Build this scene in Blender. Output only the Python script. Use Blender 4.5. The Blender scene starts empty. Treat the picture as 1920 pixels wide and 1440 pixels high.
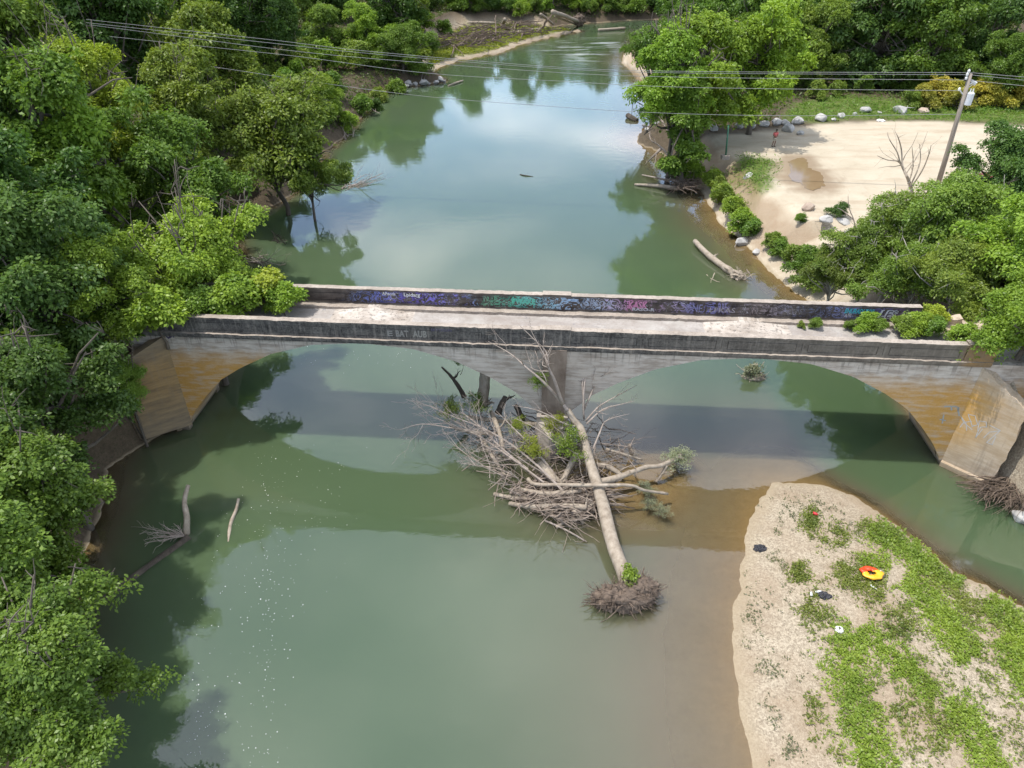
import bpy, bmesh, math, random
import numpy as np
from mathutils import Vector, Matrix, noise as mnoise
R = math.radians
rng = np.random.default_rng(7); random.seed(7)
sc = bpy.context.scene
COL = sc.collection

# ------------------------------------------------------------------ camera
HC, TH, F = 26.0, R(34), 1333.0
CT, ST = math.cos(TH), math.sin(TH)
def ray(px, py):
    u, v = px - 960, py - 720
    return (u, F * CT - v * ST, -F * ST - v * CT)
def pz(px, py, z=0.0):
    d = ray(px, py); t = (z - HC) / d[2]
    return Vector((d[0] * t, d[1] * t, z))
def pY(px, py, Y):
    d = ray(px, py); t = Y / d[1]
    return Vector((d[0] * t, Y, HC + d[2] * t))
cam = bpy.data.cameras.new('camera'); camo = bpy.data.objects.new('camera', cam); COL.objects.link(camo)
camo.location = (0, 0, HC); camo.rotation_euler = (R(90) - TH, 0, 0)
cam.sensor_width = 36; cam.lens = 36 * F / 1920; cam.clip_end = 3000; cam.clip_start = 0.5
sc.camera = camo

# ------------------------------------------------------------------ object helpers
def tag(o, label=None, cat=None, group=None, kind=None):
    if label: o['label'] = label
    if cat: o['category'] = cat
    if group: o['group'] = group
    if kind: o['kind'] = kind
    return o
def empty(name, loc=(0, 0, 0), rz=0.0):
    o = bpy.data.objects.new(name, None); COL.objects.link(o)
    o.location = loc; o.rotation_euler = (0, 0, rz); o.empty_display_size = 0.3
    return o
def link(name, me, mats, parent=None):
    o = bpy.data.objects.new(name, me); COL.objects.link(o)
    for m in (mats if isinstance(mats, (list, tuple)) else [mats]):
        if len(me.materials) < (len(mats) if isinstance(mats, (list, tuple)) else 1): me.materials.append(m)
    if parent is not None: o.parent = parent
    return o

class MB:
    """collects geometry, builds ONE mesh object"""
    def __init__(s): s.v = []; s.f = []; s.mi = []
    def add(s, vs, fs, mi=0):
        b = len(s.v); s.v += [tuple(p) for p in vs]
        for f in fs: s.f.append(tuple(i + b for i in f)); s.mi.append(mi)
    def box(s, x0, x1, y0, y1, z0, z1, mi=0, top=None):
        vs = [(x0, y0, z0), (x1, y0, z0), (x1, y1, z0), (x0, y1, z0), (x0, y0, z1), (x1, y0, z1), (x1, y1, z1), (x0, y1, z1)]
        s.add(vs, [(0, 3, 2, 1), (0, 1, 5, 4), (1, 2, 6, 5), (2, 3, 7, 6), (3, 0, 4, 7)], mi)
        s.add(vs[4:], [(0, 1, 2, 3)], mi if top is None else top)
    def rail(s, u0, u1, y0, y1, z0, z1, mi=0, top=None, j=.012, st=.22):
        n = max(2, int((u1 - u0) / st)); rg = random.Random(int(u0 * 7 + z0 * 13 + y0 * 31)); r = lambda: rg.gauss(0, j) - (rg.random() < .07) * rg.uniform(0, 4 * j)
        vs = []
        for i in range(n + 1):
            u = u0 + (u1 - u0) * i / n; a, b, c = r(), r(), r()
            vs += [(u, y0 - min(a, j), z0), (u, y0 - a, z1 + b * .6), (u, y1 + c, z1 + b * .6), (u, y1, z0)]
        s.add(vs, [(4 * i + k, 4 * i + 4 + k, 4 * i + 5 + k, 4 * i + 1 + k) for i in range(n) for k in (0, 2)] + [(4 * i + 3, 4 * i + 7, 4 * i + 4, 4 * i) for i in range(n)] + [(3, 2, 1, 0), (4 * n, 4 * n + 1, 4 * n + 2, 4 * n + 3)], mi)
        s.add(vs, [(4 * i + 1, 4 * i + 5, 4 * i + 6, 4 * i + 2) for i in range(n)], mi if top is None else top)
    def tube(s, path, rad, n=7, mi=0, jit=0.0, cap=True):
        path = [Vector(p) for p in path]; k = len(path)
        if not isinstance(rad, (list, tuple)): rad = [rad] * k
        if len(rad) == 2 and k > 2: rad = [rad[0] + (rad[1] - rad[0]) * i / (k - 1) for i in range(k)]
        vs = []; up = None
        for i, p in enumerate(path):
            d = (path[min(i + 1, k - 1)] - path[max(i - 1, 0)])
            if d.length < 1e-6: d = Vector((0, 0, 1))
            d.normalize()
            if up is None: up = d.orthogonal().normalized()
            up = (up - d * up.dot(d))
            up = up.normalized() if up.length > 1e-5 else d.orthogonal().normalized()
            w = d.cross(up)
            for j in range(n):
                a = 2 * math.pi * j / n
                r = rad[i] * (1 + (random.uniform(-jit, jit) if jit else 0))
                vs.append(p + (up * math.cos(a) + w * math.sin(a)) * r)
        fs = [(i * n + j, i * n + (j + 1) % n, (i + 1) * n + (j + 1) % n, (i + 1) * n + j) for i in range(k - 1) for j in range(n)]
        if cap: fs += [tuple(reversed(range(n))), tuple((k - 1) * n + j for j in range(n))]
        s.add(vs, fs, mi)
    def build(s, name, mats, parent=None, smooth=False):
        me = bpy.data.meshes.new(name); me.from_pydata(s.v, [], s.f); me.update()
        ms = mats if isinstance(mats, (list, tuple)) else [mats]
        for m in ms: me.materials.append(m)
        if len(ms) > 1: me.polygons.foreach_set('material_index', s.mi)
        if smooth: me.polygons.foreach_set('use_smooth', [True] * len(me.polygons))
        o = bpy.data.objects.new(name, me); COL.objects.link(o)
        if parent is not None: o.parent = parent
        return o

def wiggle(p0, p1, n, amp):
    p0, p1 = Vector(p0), Vector(p1); L = (p1 - p0).length
    out = [p0]
    off = Vector((0, 0, 0))
    for i in range(1, n + 1):
        t = i / n
        off += Vector((random.gauss(0, 1), random.gauss(0, 1), random.gauss(0, 1))) * amp * L / n
        out.append(p0.lerp(p1, t) + off * (1 if t < 1 else .7))
    return out
def spline(pts, k=4):
    P = [Vector(p) for p in pts]; out = []
    for i in range(len(P) - 1):
        a, b, c, d = P[max(i - 1, 0)], P[i], P[i + 1], P[min(i + 2, len(P) - 1)]
        for j in range(k):
            t = j / k
            out.append(.5 * ((2 * b) + (c - a) * t + (2 * a - 5 * b + 4 * c - d) * t * t + (3 * b - a - 3 * c + d) * t ** 3))
    out.append(P[-1]); return out
def twiggy(mb, path, r0, r1, lv, n=6, dens=2.0, ln=.38, up=.15, zmin=None, mi=0):
    """a branch with ever finer side twigs"""
    k = len(path)
    mb.tube(path, [max(.006, r0 + (r1 - r0) * i / (k - 1)) for i in range(k)], n, mi)
    if lv <= 0: return
    L = sum((path[i + 1] - path[i]).length for i in range(k - 1))
    m = max(2, int(dens * L)) if lv > 1 else max(2, int(dens * 1.6 * L))
    for q in range(min(m, 14)):
        t = random.uniform(.2, 1) * (k - 1); i = min(int(t), k - 2)
        p = path[i].lerp(path[i + 1], t - i)
        d = (path[i + 1] - path[i]).normalized()
        s = Vector((random.gauss(0, 1), random.gauss(0, 1), random.gauss(0, 1) + up)); s = (s - d * s.dot(d))
        if s.length < .01: continue
        d2 = (d * random.uniform(.5, 1.1) + s.normalized() * random.uniform(.5, 1)).normalized()
        l2 = L * ln * random.uniform(.5, 1.2) * (1.2 - .6 * t / (k - 1))
        e = p + d2 * l2
        if zmin is not None and e.z < zmin: e.z = zmin + random.uniform(0, .2)
        rr = (r0 + (r1 - r0) * t / (k - 1)) * .55
        twiggy(mb, wiggle(p, e, 3 if lv < 2 else 4, .22), rr, rr * .3, lv - 1, 4 if lv > 1 else 3, dens, ln, up, zmin, mi)

# ------------------------------------------------------------------ node helpers
class G:
    def __init__(s, nt): s.nt = nt
    def n(s, t, ins=None, **props):
        nd = s.nt.nodes.new(t)
        for k, v in props.items(): setattr(nd, k, v)
        for k, v in (ins or {}).items():
            sk = nd.inputs[k]
            if isinstance(v, bpy.types.NodeSocket): s.nt.links.new(v, sk)
            elif isinstance(v, bpy.types.Node): s.nt.links.new(v.outputs[0], sk)
            else: sk.default_value = v
        return nd
    def math(s, op, a, b=0.0, clamp=False):
        n = s.nt.nodes.new('ShaderNodeMath'); n.operation = op; n.use_clamp = clamp
        for i, v in enumerate((a, b)):
            if isinstance(v, bpy.types.NodeSocket): s.nt.links.new(v, n.inputs[i])
            else: n.inputs[i].default_value = v
        return n.outputs[0]
    def mix(s, f, a, b, mode='MIX'):
        n = s.nt.nodes.new('ShaderNodeMix'); n.data_type = 'RGBA'; n.blend_type = mode
        for sk, v in ((n.inputs[0], f), (n.inputs[6], a), (n.inputs[7], b)):
            if isinstance(v, bpy.types.NodeSocket): s.nt.links.new(v, sk)
            else: sk.default_value = v if not isinstance(v, tuple) else (v + (1,) if len(v) == 3 else v)
        return n.outputs[2]
    def ramp(s, x, stops, interp='LINEAR'):
        n = s.nt.nodes.new('ShaderNodeValToRGB'); cr = n.color_ramp; cr.interpolation = interp
        while len(cr.elements) < len(stops): cr.elements.new(.5)
        for e, (p, c) in zip(cr.elements, stops):
            e.position = p; e.color = (c, c, c, 1) if not isinstance(c, tuple) else c + (1,)
        s.nt.links.new(x, n.inputs[0]); return n.outputs[0]
    def noise(s, vec, scale, detail=4, rough=.55, dist=0.0):
        n = s.n('ShaderNodeTexNoise', {'Scale': scale, 'Detail': detail, 'Roughness': rough, 'Distortion': dist})
        if vec is not None: s.nt.links.new(vec, n.inputs['Vector'])
        return n.outputs['Fac']
    def vmul(s, vec, xyz):
        n = s.n('ShaderNodeVectorMath', operation='MULTIPLY'); s.nt.links.new(vec, n.inputs[0]); n.inputs[1].default_value = xyz
        return n.outputs[0]
    def sep(s, vec):
        n = s.n('ShaderNodeSeparateXYZ'); s.nt.links.new(vec, n.inputs[0]); return n.outputs
    def obj(s): return s.n('ShaderNodeTexCoord').outputs['Object']
    def pos(s): return s.n('ShaderNodeNewGeometry').outputs['Position']
    def attr(s, name): return s.n('ShaderNodeAttribute', attribute_name=name).outputs['Fac']
    def attrc(s, name): return s.n('ShaderNodeAttribute', attribute_name=name).outputs['Color']
    def bump(s, h, strength=.3, dist=.05):
        n = s.n('ShaderNodeBump', {'Strength': strength, 'Distance': dist}); s.nt.links.new(h, n.inputs['Height']); return n.outputs[0]
def newmat(name):
    m = bpy.data.materials.new(name); m.use_nodes = True; m.node_tree.nodes.clear()
    g = G(m.node_tree); g.out = g.n('ShaderNodeOutputMaterial'); return m, g
def princ(g, col, rough=.8, normal=None, **kw):
    ins = {'Base Color': col if not isinstance(col, tuple) else col + (1,), 'Roughness': rough}
    if normal is not None: ins['Normal'] = normal
    ins.update(kw)
    p = g.n('ShaderNodeBsdfPrincipled', ins); g.nt.links.new(p.outputs[0], g.out.inputs[0]); return p
def simple(name, c1, c2, scale=3.0, rough=.8, bump=.3, stretch=(1, 1, 1), coords='obj', **kw):
    m, g = newmat(name); v = g.obj() if coords == 'obj' else g.pos(); v = g.vmul(v, stretch)
    n = g.noise(v, scale, 6, .65); c = g.mix(g.ramp(n, [(.3, 0.0), (.7, 1.0)]), c1, c2)
    princ(g, c, rough, g.bump(g.noise(v, scale * 4, 5, .7), bump, .05), **kw); return m

# ------------------------------------------------------------------ world, sun
SUN = Vector((-.37, -.005, 1)).normalized()
w = bpy.data.worlds.new('World'); sc.world = w; w.use_nodes = True; g = G(w.node_tree); w.node_tree.nodes.clear()
wo = g.n('ShaderNodeOutputWorld')
sky = g.n('ShaderNodeTexSky'); sky.sky_type = 'NISHITA'; sky.sun_disc = False
sky.sun_elevation = math.asin(SUN.z); sky.sun_rotation = math.atan2(SUN.x, SUN.y); sky.air_density = 1.0; sky.dust_density = 1.5; sky.ozone_density = 1.0
dirv = g.n('ShaderNodeTexCoord').outputs['Generated']
sx = g.sep(dirv); zz = g.math('ADD', g.math('MAXIMUM', sx[2], 0.0), .12)
cv = g.n('ShaderNodeCombineXYZ'); g.nt.links.new(g.math('DIVIDE', sx[0], zz), cv.inputs[0]); g.nt.links.new(g.math('DIVIDE', sx[1], zz), cv.inputs[1])
cn = g.noise(cv.outputs[0], 1.1, 5, .5, .35)
cn = g.math('ADD', cn, g.math('MULTIPLY', g.math('SUBTRACT', sx[2], .45), .22)); cm = g.ramp(cn, [(.45, 0.0), (.66, 1.0)])
ccol = g.mix(g.ramp(g.noise(cv.outputs[0], 2.3, 4, .5), [(.3, 0.0), (.7, 1.0)]), (12, 12.8, 15), (21, 21, 21))
skb = g.mix(1.0, sky.outputs[0], (2.3, 2.25, 2.2), 'MULTIPLY')
lowb = g.math('ADD', 1.0, g.math('MULTIPLY', g.math('POWER', g.math('SUBTRACT', 1.0, g.math('MAXIMUM', sx[2], 0.0)), 2.5), 1.8)); lowc = g.n('ShaderNodeCombineXYZ', {0: lowb, 1: lowb, 2: lowb}).outputs[0]
bg = g.n('ShaderNodeBackground', {'Color': g.mix(1.0, g.mix(cm, skb, ccol), lowc, 'MULTIPLY'), 'Strength': .082})
g.nt.links.new(bg.outputs[0], wo.inputs[0])
sl = bpy.data.lights.new('sun', 'SUN'); sl.energy = 4.2; sl.angle = R(.55); sl.color = (1, .955, .88)
so = bpy.data.objects.new('sun', sl); COL.objects.link(so); so.rotation_euler = (-SUN).to_track_quat('-Z', 'Y').to_euler(); so.location = (-20, 10, 80)
sc.view_settings.view_transform = 'Standard'; sc.view_settings.look = 'None'; sc.view_settings.gamma = 1; sc.view_settings.exposure = 0.14
sc.cycles.use_denoising = True; sc.cycles.max_bounces = 6; sc.cycles.diffuse_bounces = 3; sc.cycles.transparent_max_bounces = 10
sc.cycles.caustics_reflective = False; sc.cycles.caustics_refractive = False

# ------------------------------------------------------------------ ground shape
def W(px): return [tuple(pz(x, y, 0))[:2] for x, y in px]
def W3(px, z=3.5): return [tuple(pz(x, y, z))[:2] for x, y in px]
LEFT = W([(60, 1440), (90, 1300), (110, 1150), (150, 1050), (192, 950), (200, 880), (228, 828), (290, 800), (380, 735), (410, 690), (424, 600), (440, 520), (452, 480), (424, 415),
          (440, 392), (520, 385), (590, 330), (604, 285), (640, 262), (655, 240), (690, 206), (690, 190), (740, 165), (800, 158), (836, 153), (812, 140), (815, 131), (860, 114), (930, 101), (1000, 77), (1090, 58),
          (1040, 57), (1022, 52), (1060, 46), (1120, 42), (1180, 37.5)]) + [(60, 222), (200, 250), (900, 300), (900, 1200), (-900, 1200), (-900, -90), (-14, -90)]
RIGHT = [(900, 225), (200, 210), (60, 200)] + W([(1215, 62), (1195, 88), (1168, 103), (1165, 118), (1200, 140), (1212, 190), (1225, 232), (1192, 256), (1196, 270), (1238, 285), (1262, 312), (1285, 342), (1310, 352), (1330, 383), (1348, 418),
          (1390, 450), (1425, 490), (1460, 527), (1505, 560)]) + [(24.6, 38.4), (24.75, 34.9), (24.5, 30.5)] + W([(1850, 912), (1900, 935), (1960, 985), (2080, 1060)]) + [(60, 26), (900, 20)]
BAR = W([(1450, 908), (1425, 935), (1410, 975), (1400, 1010), (1388, 1080), (1380, 1150), (1378, 1220), (1385, 1300), (1400, 1380), (1415, 1440), (1450, 1560)]) + [(12, -90), (900, -90), (900, 4), (60, 14)] + \
      W([(2100, 1250), (1925, 1142), (1860, 1105), (1790, 1070), (1720, 1015), (1640, 955), (1600, 930), (1550, 912), (1500, 905)])
FARBAR = W([(812, 140), (815, 131), (860, 113), (930, 100), (1000, 76), (1090, 57), (1040, 56), (1024, 51), (960, 50), (860, 56), (812, 80), (790, 120)])
def sdist(poly, X, Y):
    """signed distance, positive inside"""
    P = np.asarray(poly); Q = np.roll(P, -1, 0)
    d = np.full(X.shape, 1e9); ins = np.zeros(X.shape, bool)
    for (ax, ay), (bx, by) in zip(P, Q):
        ex, ey = bx - ax, by - ay; L = ex * ex + ey * ey + 1e-12
        t = np.clip(((X - ax) * ex + (Y - ay) * ey) / L, 0, 1)
        d = np.minimum(d, np.hypot(X - ax - t * ex, Y - ay - t * ey))
        c = (ay > Y) != (by > Y)
        with np.errstate(divide='ignore', invalid='ignore'):
            ins ^= c & (X < (Y - ay) * ex / (ey if abs(ey) > 1e-12 else 1e-12) + ax)
    return np.where(ins, d, -d)
_ph = rng.uniform(0, 6.28, (24, 2)); _di = rng.uniform(0, 6.28, 24)
def nz(X, Y, sc_, k0=0, oct=3):
    v = 0; a = 1; f = 1 / sc_; tot = 0
    for o in range(oct):
        for q in range(2):
            i = (k0 + o * 2 + q) % 24; t = _di[i]
            v = v + a * np.sin((X * math.cos(t) + Y * math.sin(t)) * f * 6.28 + _ph[i, 0] + 1.7 * np.sin((Y * math.cos(t) - X * math.sin(t)) * f * 4.1 + _ph[i, 1]))
            tot += a
        a *= .55; f *= 2.1
    return v / tot
def sm(t): t = np.clip(t, 0, 1); return t * t * (3 - 2 * t)
BO = (-18.0, 33.56); BA = math.atan2(-3.06, 41.87); BC, BS = math.cos(BA), math.sin(BA)
def b2w(u, v): return (BO[0] + u * BC - v * BS, BO[1] + u * BS + v * BC)
SHO = pz(1205, 905, 0)
def fields(X, Y):
    X = np.asarray(X, float); Y = np.asarray(Y, float)
    j = .35 * nz(X, Y, 5, 3) + .1 * nz(X, Y, 1.3, 9)
    near = np.clip((Y - 5) / 60, .5, 2)
    j = j * near
    dL = sdist(LEFT, X, Y) + j; dR = sdist(RIGHT, X, Y) + j * .7; dB = sdist(BAR, X, Y) + .35 * j + .16 * nz(X, Y, 2.9, 11) + .07 * nz(X, Y, 1.0, 4); dF = sdist(FARBAR, X, Y)
    hL = np.where(dL > 0, 2.7 * (1 - np.exp(-dL / 2.0)) + .05 * np.minimum(dL, 60), np.where(Y < 34, .38, .6) * dL)
    mF = sm(dF / 3 + .6)
    hL = np.where(dL > 0, hL * (1 - mF) + mF * (.6 * (1 - np.exp(-dL / 3))), hL)
    bw = np.where(Y < 58, 9.0, 5.0)
    hR = np.where(dR > 0, 3.5 * sm(dR / bw + .1 * (dR > .3)), (.17 + .83 * sm((48 - Y) / 8)) * dR)
    tip = pz(1500, 905); ax = pz(1920, 1330) - tip
    hB = np.where(dB > 0, .5 * (1 - np.exp(-dB / 2.2)) + .012 * np.minimum(dB, 20) + .05 * nz(X, Y, 3, 5) * sm(dB / 2), dB * .105)
    # the channel right of the bar falls off faster
    t2 = ((X - tip.x) * ax.x + (Y - tip.y) * ax.y) / ax.length; s2 = ((X - tip.x) * (-ax.y) + (Y - tip.y) * ax.x) / ax.length
    hB = np.where((dB < 0) & (s2 > 0), dB * (.105 + .5 * sm((s2 + t2 * .4) / 4)), hB)
    dS = np.hypot((X - SHO.x) / 1.15, Y - SHO.y); hS = -.06 - .13 * np.maximum(0, dS - 1.6)
    h = np.maximum(np.maximum(hL, hR), np.maximum(np.maximum(hB, hS), -2.6))
    u = (X - BO[0]) * BC + (Y - BO[1]) * BS; v = -(X - BO[0]) * BS + (Y - BO[1]) * BC
    e = 6.5 - .75 * np.maximum(0, np.abs(v - 2.15) - 2.3)
    lim = np.where(v < 0, np.where(u < 10, -3.2 + .5 * (v + 1.6), 44.5), np.where(u < 10, -1.6, 43.0))
    ok = np.where(u < 10, sm((lim - u) / .8), sm((u - lim) / .8))
    fade = np.where(u < 10, np.clip((u + 40) / 15, 0, 1), np.clip((75 - u) / 15, 0, 1))
    h = np.where(e * fade > h, h + (e * fade - h) * ok, h)
    return h, dL, dR, dB, dF
def H(x, y): return float(fields(np.array([x]), np.array([y]))[0][0])

def axis(a0, a1, st, lo, hi, gr=1.09):
    m = list(np.arange(a0, a1, st)); s = st; x = m[-1]
    while x < hi: s *= gr; x += s; m.append(x)
    s = st; x = a0; l = []
    while x > lo: s *= gr; x -= s; l.append(x)
    return np.array(l[::-1] + m)
GX = axis(-30, 34, .3, -900, 900, 1.045); GY = axis(10, 46, .3, -80, 1100, 1.022)
XX, YY = np.meshgrid(GX, GY); HH, DL, DR, DB, DF = fields(XX, YY)
LAWN = [W3([(1466, 226), (1490, 196), (1560, 178), (1700, 188), (1740, 200), (1830, 200), (1920, 203), (2150, 212), (2150, 242), (1920, 233), (1740, 224), (1600, 223), (1540, 229)]),
        W3([(1365, 300), (1400, 292), (1450, 300), (1456, 312), (1442, 340), (1450, 352), (1415, 358), (1395, 332), (1368, 318)])]
LOT = W3([(1195, 262), (1300, 256), (1420, 247), (1480, 240), (1560, 232), (1650, 226), (1740, 227), (1920, 236), (2250, 252), (2250, 500), (1920, 500), (1700, 480), (1600, 470), (1480, 560), (1440, 520), (1380, 430), (1330, 340), (1310, 300), (1240, 278)])
zl = sm(sdist(LOT, XX, YY) / 1.5 + .5 + .35 * nz(XX, YY, 4, 2)) * (DR > -1)
beach = sm((DR + .2) / .8) * sm((5.5 - DR) / 3) * sm((YY - 46) / 4) * sm((70 - YY) / 6)
zl = np.maximum(zl, np.maximum(beach, sm((DR + .2) / .8) * sm((YY - 130) / 10) * sm((25 - DR) / 8)))
zg = np.zeros_like(XX)
for p in LAWN: zg = np.maximum(zg, sm(sdist(p, XX, YY) / 2.0 + .5 + .4 * nz(XX, YY, 3, 7)))
zg = np.maximum(zg, sm(DF / 2.0 - .6 + .5 * nz(XX, YY, 7, 1)) * (DL > 0))
zb = np.maximum(sm((DB + 12) / .5), sm((DF + 1.5) / 1.5) * (DL > -4))
zb = np.maximum(zb, sm(1 - (np.hypot(XX - SHO.x, YY - SHO.y) - 4) / 3))
PUD = [(1478, 305), (1490, 299), (1505, 296), (1512, 301), (1514, 312), (1522, 318), (1536, 324), (1543, 334), (1546, 346), (1538, 353), (1522, 357), (1510, 353), (1502, 345), (1490, 340), (1478, 330), (1484, 320)]
damp = sm(1.15 + sdist(W3(PUD), XX, YY) / 2.2 + .35 * nz(XX, YY, 2.5, 5))
def grid(name, keep, z, mat, attrs):
    ny, nx = XX.shape; idx = np.arange(nx * ny).reshape(ny, nx)
    q = np.stack([idx[:-1, :-1], idx[:-1, 1:], idx[1:, 1:], idx[1:, :-1]], -1).reshape(-1, 4)
    k = keep.ravel()[q].any(1); q = q[k]
    us, inv = np.unique(q, return_inverse=True); q = inv.reshape(-1, 4)
    co = np.stack([XX.ravel()[us], YY.ravel()[us], z.ravel()[us]], 1)
    me = bpy.data.meshes.new(name); me.vertices.add(len(co)); me.vertices.foreach_set('co', co.ravel().astype(np.float32))
    me.loops.add(q.size); me.loops.foreach_set('vertex_index', q.ravel().astype(np.int32))
    me.polygons.add(len(q)); me.polygons.foreach_set('loop_start', np.arange(0, q.size, 4, dtype=np.int32)); me.polygons.foreach_set('loop_total', np.full(len(q), 4, np.int32))
    me.polygons.foreach_set('use_smooth', np.ones(len(q), bool)); me.update(calc_edges=True)
    for an, av in attrs.items():
        if av.ndim == 3:
            a = me.attributes.new(an, 'FLOAT_COLOR', 'POINT'); a.data.foreach_set('color', np.concatenate([av.reshape(-1, 3)[us], np.ones((len(us), 1))], 1).ravel().astype(np.float32))
        else:
            a = me.attributes.new(an, 'FLOAT', 'POINT'); a.data.foreach_set('value', av.ravel()[us].astype(np.float32))
    return link(name, me, mat)

m, g = newmat('ground'); P = g.pos(); z = g.sep(g.attrc('zone'))
n1 = g.noise(P, .35, 5, .6); n2 = g.noise(P, 2.2, 6, .7); n3 = g.noise(P, 9, 5, .75)
vor = g.n('ShaderNodeTexVoronoi', {'Scale': 13.0}, feature='F1'); g.nt.links.new(P, vor.inputs['Vector'])
peb = g.sep(vor.outputs['Color'])[0]
vor2 = g.n('ShaderNodeTexVoronoi', {'Scale': 30.0}, feature='F1'); g.nt.links.new(P, vor2.inputs['Vector']); peb2 = g.sep(vor2.outputs['Color'])[1]
soil = g.mix(g.ramp(n2, [(.3, 0.0), (.7, 1.0)]), (.07, .05, .034), (.125, .095, .066))
soil = g.mix(g.ramp(n3, [(.45, 0.0), (.65, 1.0)]), soil, (.055, .05, .028))
lot = g.mix(g.ramp(n1, [(.3, 0.0), (.7, 1.0)]), (.42, .365, .275), (.52, .46, .36))
lot = g.mix(g.math('MULTIPLY', g.ramp(n3, [(.35, 0.0), (.75, 1.0)]), .4), lot, (.37, .30, .225))
lot = g.mix(g.math('MULTIPLY', g.ramp(g.noise(g.vmul(P, (.12, .6, 1)), 1.2, 5, .6), [(.5, 0.0), (.68, 1.0)]), .4), lot, (.30, .215, .14))
sp = g.sep(P); rd = g.math('SQRT', g.math('ADD', g.math('POWER', g.math('SUBTRACT', sp[0], 52.0), 2.0), g.math('POWER', g.math('SUBTRACT', sp[1], 58.0), 2.0)))
rut = g.ramp(g.math('FRACT', g.math('MULTIPLY', g.math('ADD', rd, g.math('MULTIPLY', n1, 5.0)), .42)), [(.30, 0.0), (.42, 1.0), (.55, 0.0)])
lot = g.mix(g.math('MULTIPLY', g.math('MULTIPLY', rut, g.ramp(n2, [(.35, 0.0), (.6, 1.0)])), .28), lot, (.30, .24, .175))
grs = g.mix(g.ramp(n2, [(.3, 0.0), (.7, 1.0)]), (.06, .10, .02), (.14, .17, .045))
grs = g.mix(g.ramp(n3, [(.55, 0.0), (.75, 1.0)]), grs, (.22, .17, .09))
bar = g.mix(g.ramp(peb, [(.1, 0.0), (.9, 1.0)]), (.19, .152, .108), (.45, .385, .29))
bar = g.mix(.45, bar, g.mix(peb2, (.19, .155, .112), (.50, .435, .335)))
bar = g.mix(g.math('MULTIPLY', g.ramp(n1, [(.42, 0.0), (.62, 1.0)]), .55), bar, (.27, .20, .135))
c = g.mix(z[0], soil, lot); c = g.mix(z[2], c, bar); c = g.mix(z[1], c, grs)
hz = g.sep(P)[2]
wet = g.ramp(g.math('ADD', hz, g.math('MULTIPLY', n2, .16)), [(.06, 1.0), (.24, 0.0)])
c = g.mix(g.math('MULTIPLY', wet, .88), c, g.mix(n2, (.24, .19, .125), (.38, .31, .21)))
c = g.mix(g.math('MULTIPLY', g.attr('damp'), .75), c, (.21, .15, .095))
steep = g.ramp(g.sep(g.n('ShaderNodeNewGeometry').outputs['Normal'])[2], [(.72, 1.0), (.88, 0.0)])
c = g.mix(g.math('MULTIPLY', steep, g.math('MULTIPLY', z[0], .6)), c, (.28, .19, .12))
hgt = g.math('ADD', g.math('MULTIPLY', n3, .6), g.math('MULTIPLY', peb, .4))
princ(g, c, .92, g.bump(hgt, .6, .06), **{'Specular IOR Level': .25}); M_ground = m
ground = grid('ground', np.ones_like(XX, bool), HH, M_ground, {'zone': np.stack([zl, zg, zb], -1), 'damp': damp})
tag(ground, kind='structure')

# ------------------------------------------------------------------ water
alpha = 1 - np.exp(-np.maximum(0, -HH) / .42)
rf = pz(1130, 88); rif = np.exp(-(((XX - rf.x) / 16) ** 2 + ((YY - rf.y) / 14) ** 2)); rif = np.maximum(rif, np.exp(-(((XX - 16) / 10) ** 2 + ((YY - 168) / 16) ** 2)))
m, g = newmat('river_water'); P = g.pos(); a = g.attr('deep'); rr = g.attr('riffle')
tone = g.noise(P, .045, 3, .5)
murk = g.mix(g.ramp(tone, [(.35, 0.0), (.65, 1.0)]), (.055, .089, .043), (.072, .102, .056))
murk = g.mix(g.ramp(a, [(.55, 0.0), (.97, 1.0)]), (.125, .112, .07), murk)
foamm = g.math('MULTIPLY', g.ramp(rr, [(.25, 0.0), (.9, 1.0)]), g.ramp(g.noise(g.vmul(P, (.25, .9, 1)), .45, 6, .7), [(.52, 0.0), (.66, .9)]))
murk = g.mix(foamm, murk, (.62, .66, .68)); a = g.math('MAXIMUM', a, foamm)
dif = g.n('ShaderNodeSubsurfaceScattering', {'Color': murk, 'Scale': .55, 'Radius': (1.0, 1.0, .8)}, falloff='BURLEY'); tr = g.n('ShaderNodeBsdfTransparent', {'Color': (.86, .79, .63, 1)})
base = g.n('ShaderNodeMixShader', {0: g.math('MULTIPLY', a, .985), 1: tr.outputs[0], 2: dif.outputs[0]})
rip = g.math('ADD', g.math('MULTIPLY', g.noise(g.vmul(P, (1, 1.25, 1)), .9, 3, .5), .8), g.math('MULTIPLY', g.noise(P, 4.5, 3, .55), .12))
rip2 = g.noise(g.vmul(P, (.35, 1.0, 1)), .55, 6, .7)
hh = g.math('ADD', rip, g.math('MULTIPLY', g.math('MULTIPLY', rip2, rr), 30.0))
nb = g.bump(hh, .05, .16)
fr = g.n('ShaderNodeFresnel', {'IOR': 1.85, 'Normal': nb}); gl = g.n('ShaderNodeBsdfGlossy', {'Color': (.97, .98, 1, 1), 'Roughness': .025, 'Normal': nb})
mx = g.n('ShaderNodeMixShader', {0: fr.outputs[0], 1: base.outputs[0], 2: gl.outputs[0]})
g.nt.links.new(mx.outputs[0], g.out.inputs[0]); M_water = m
water = grid('river_water', (HH < .25) & (np.abs(XX) < 260) & (YY > -70) & (YY < 300), np.zeros_like(HH), M_water, {'deep': alpha, 'riffle': rif})
tag(water, kind='structure')

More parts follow.
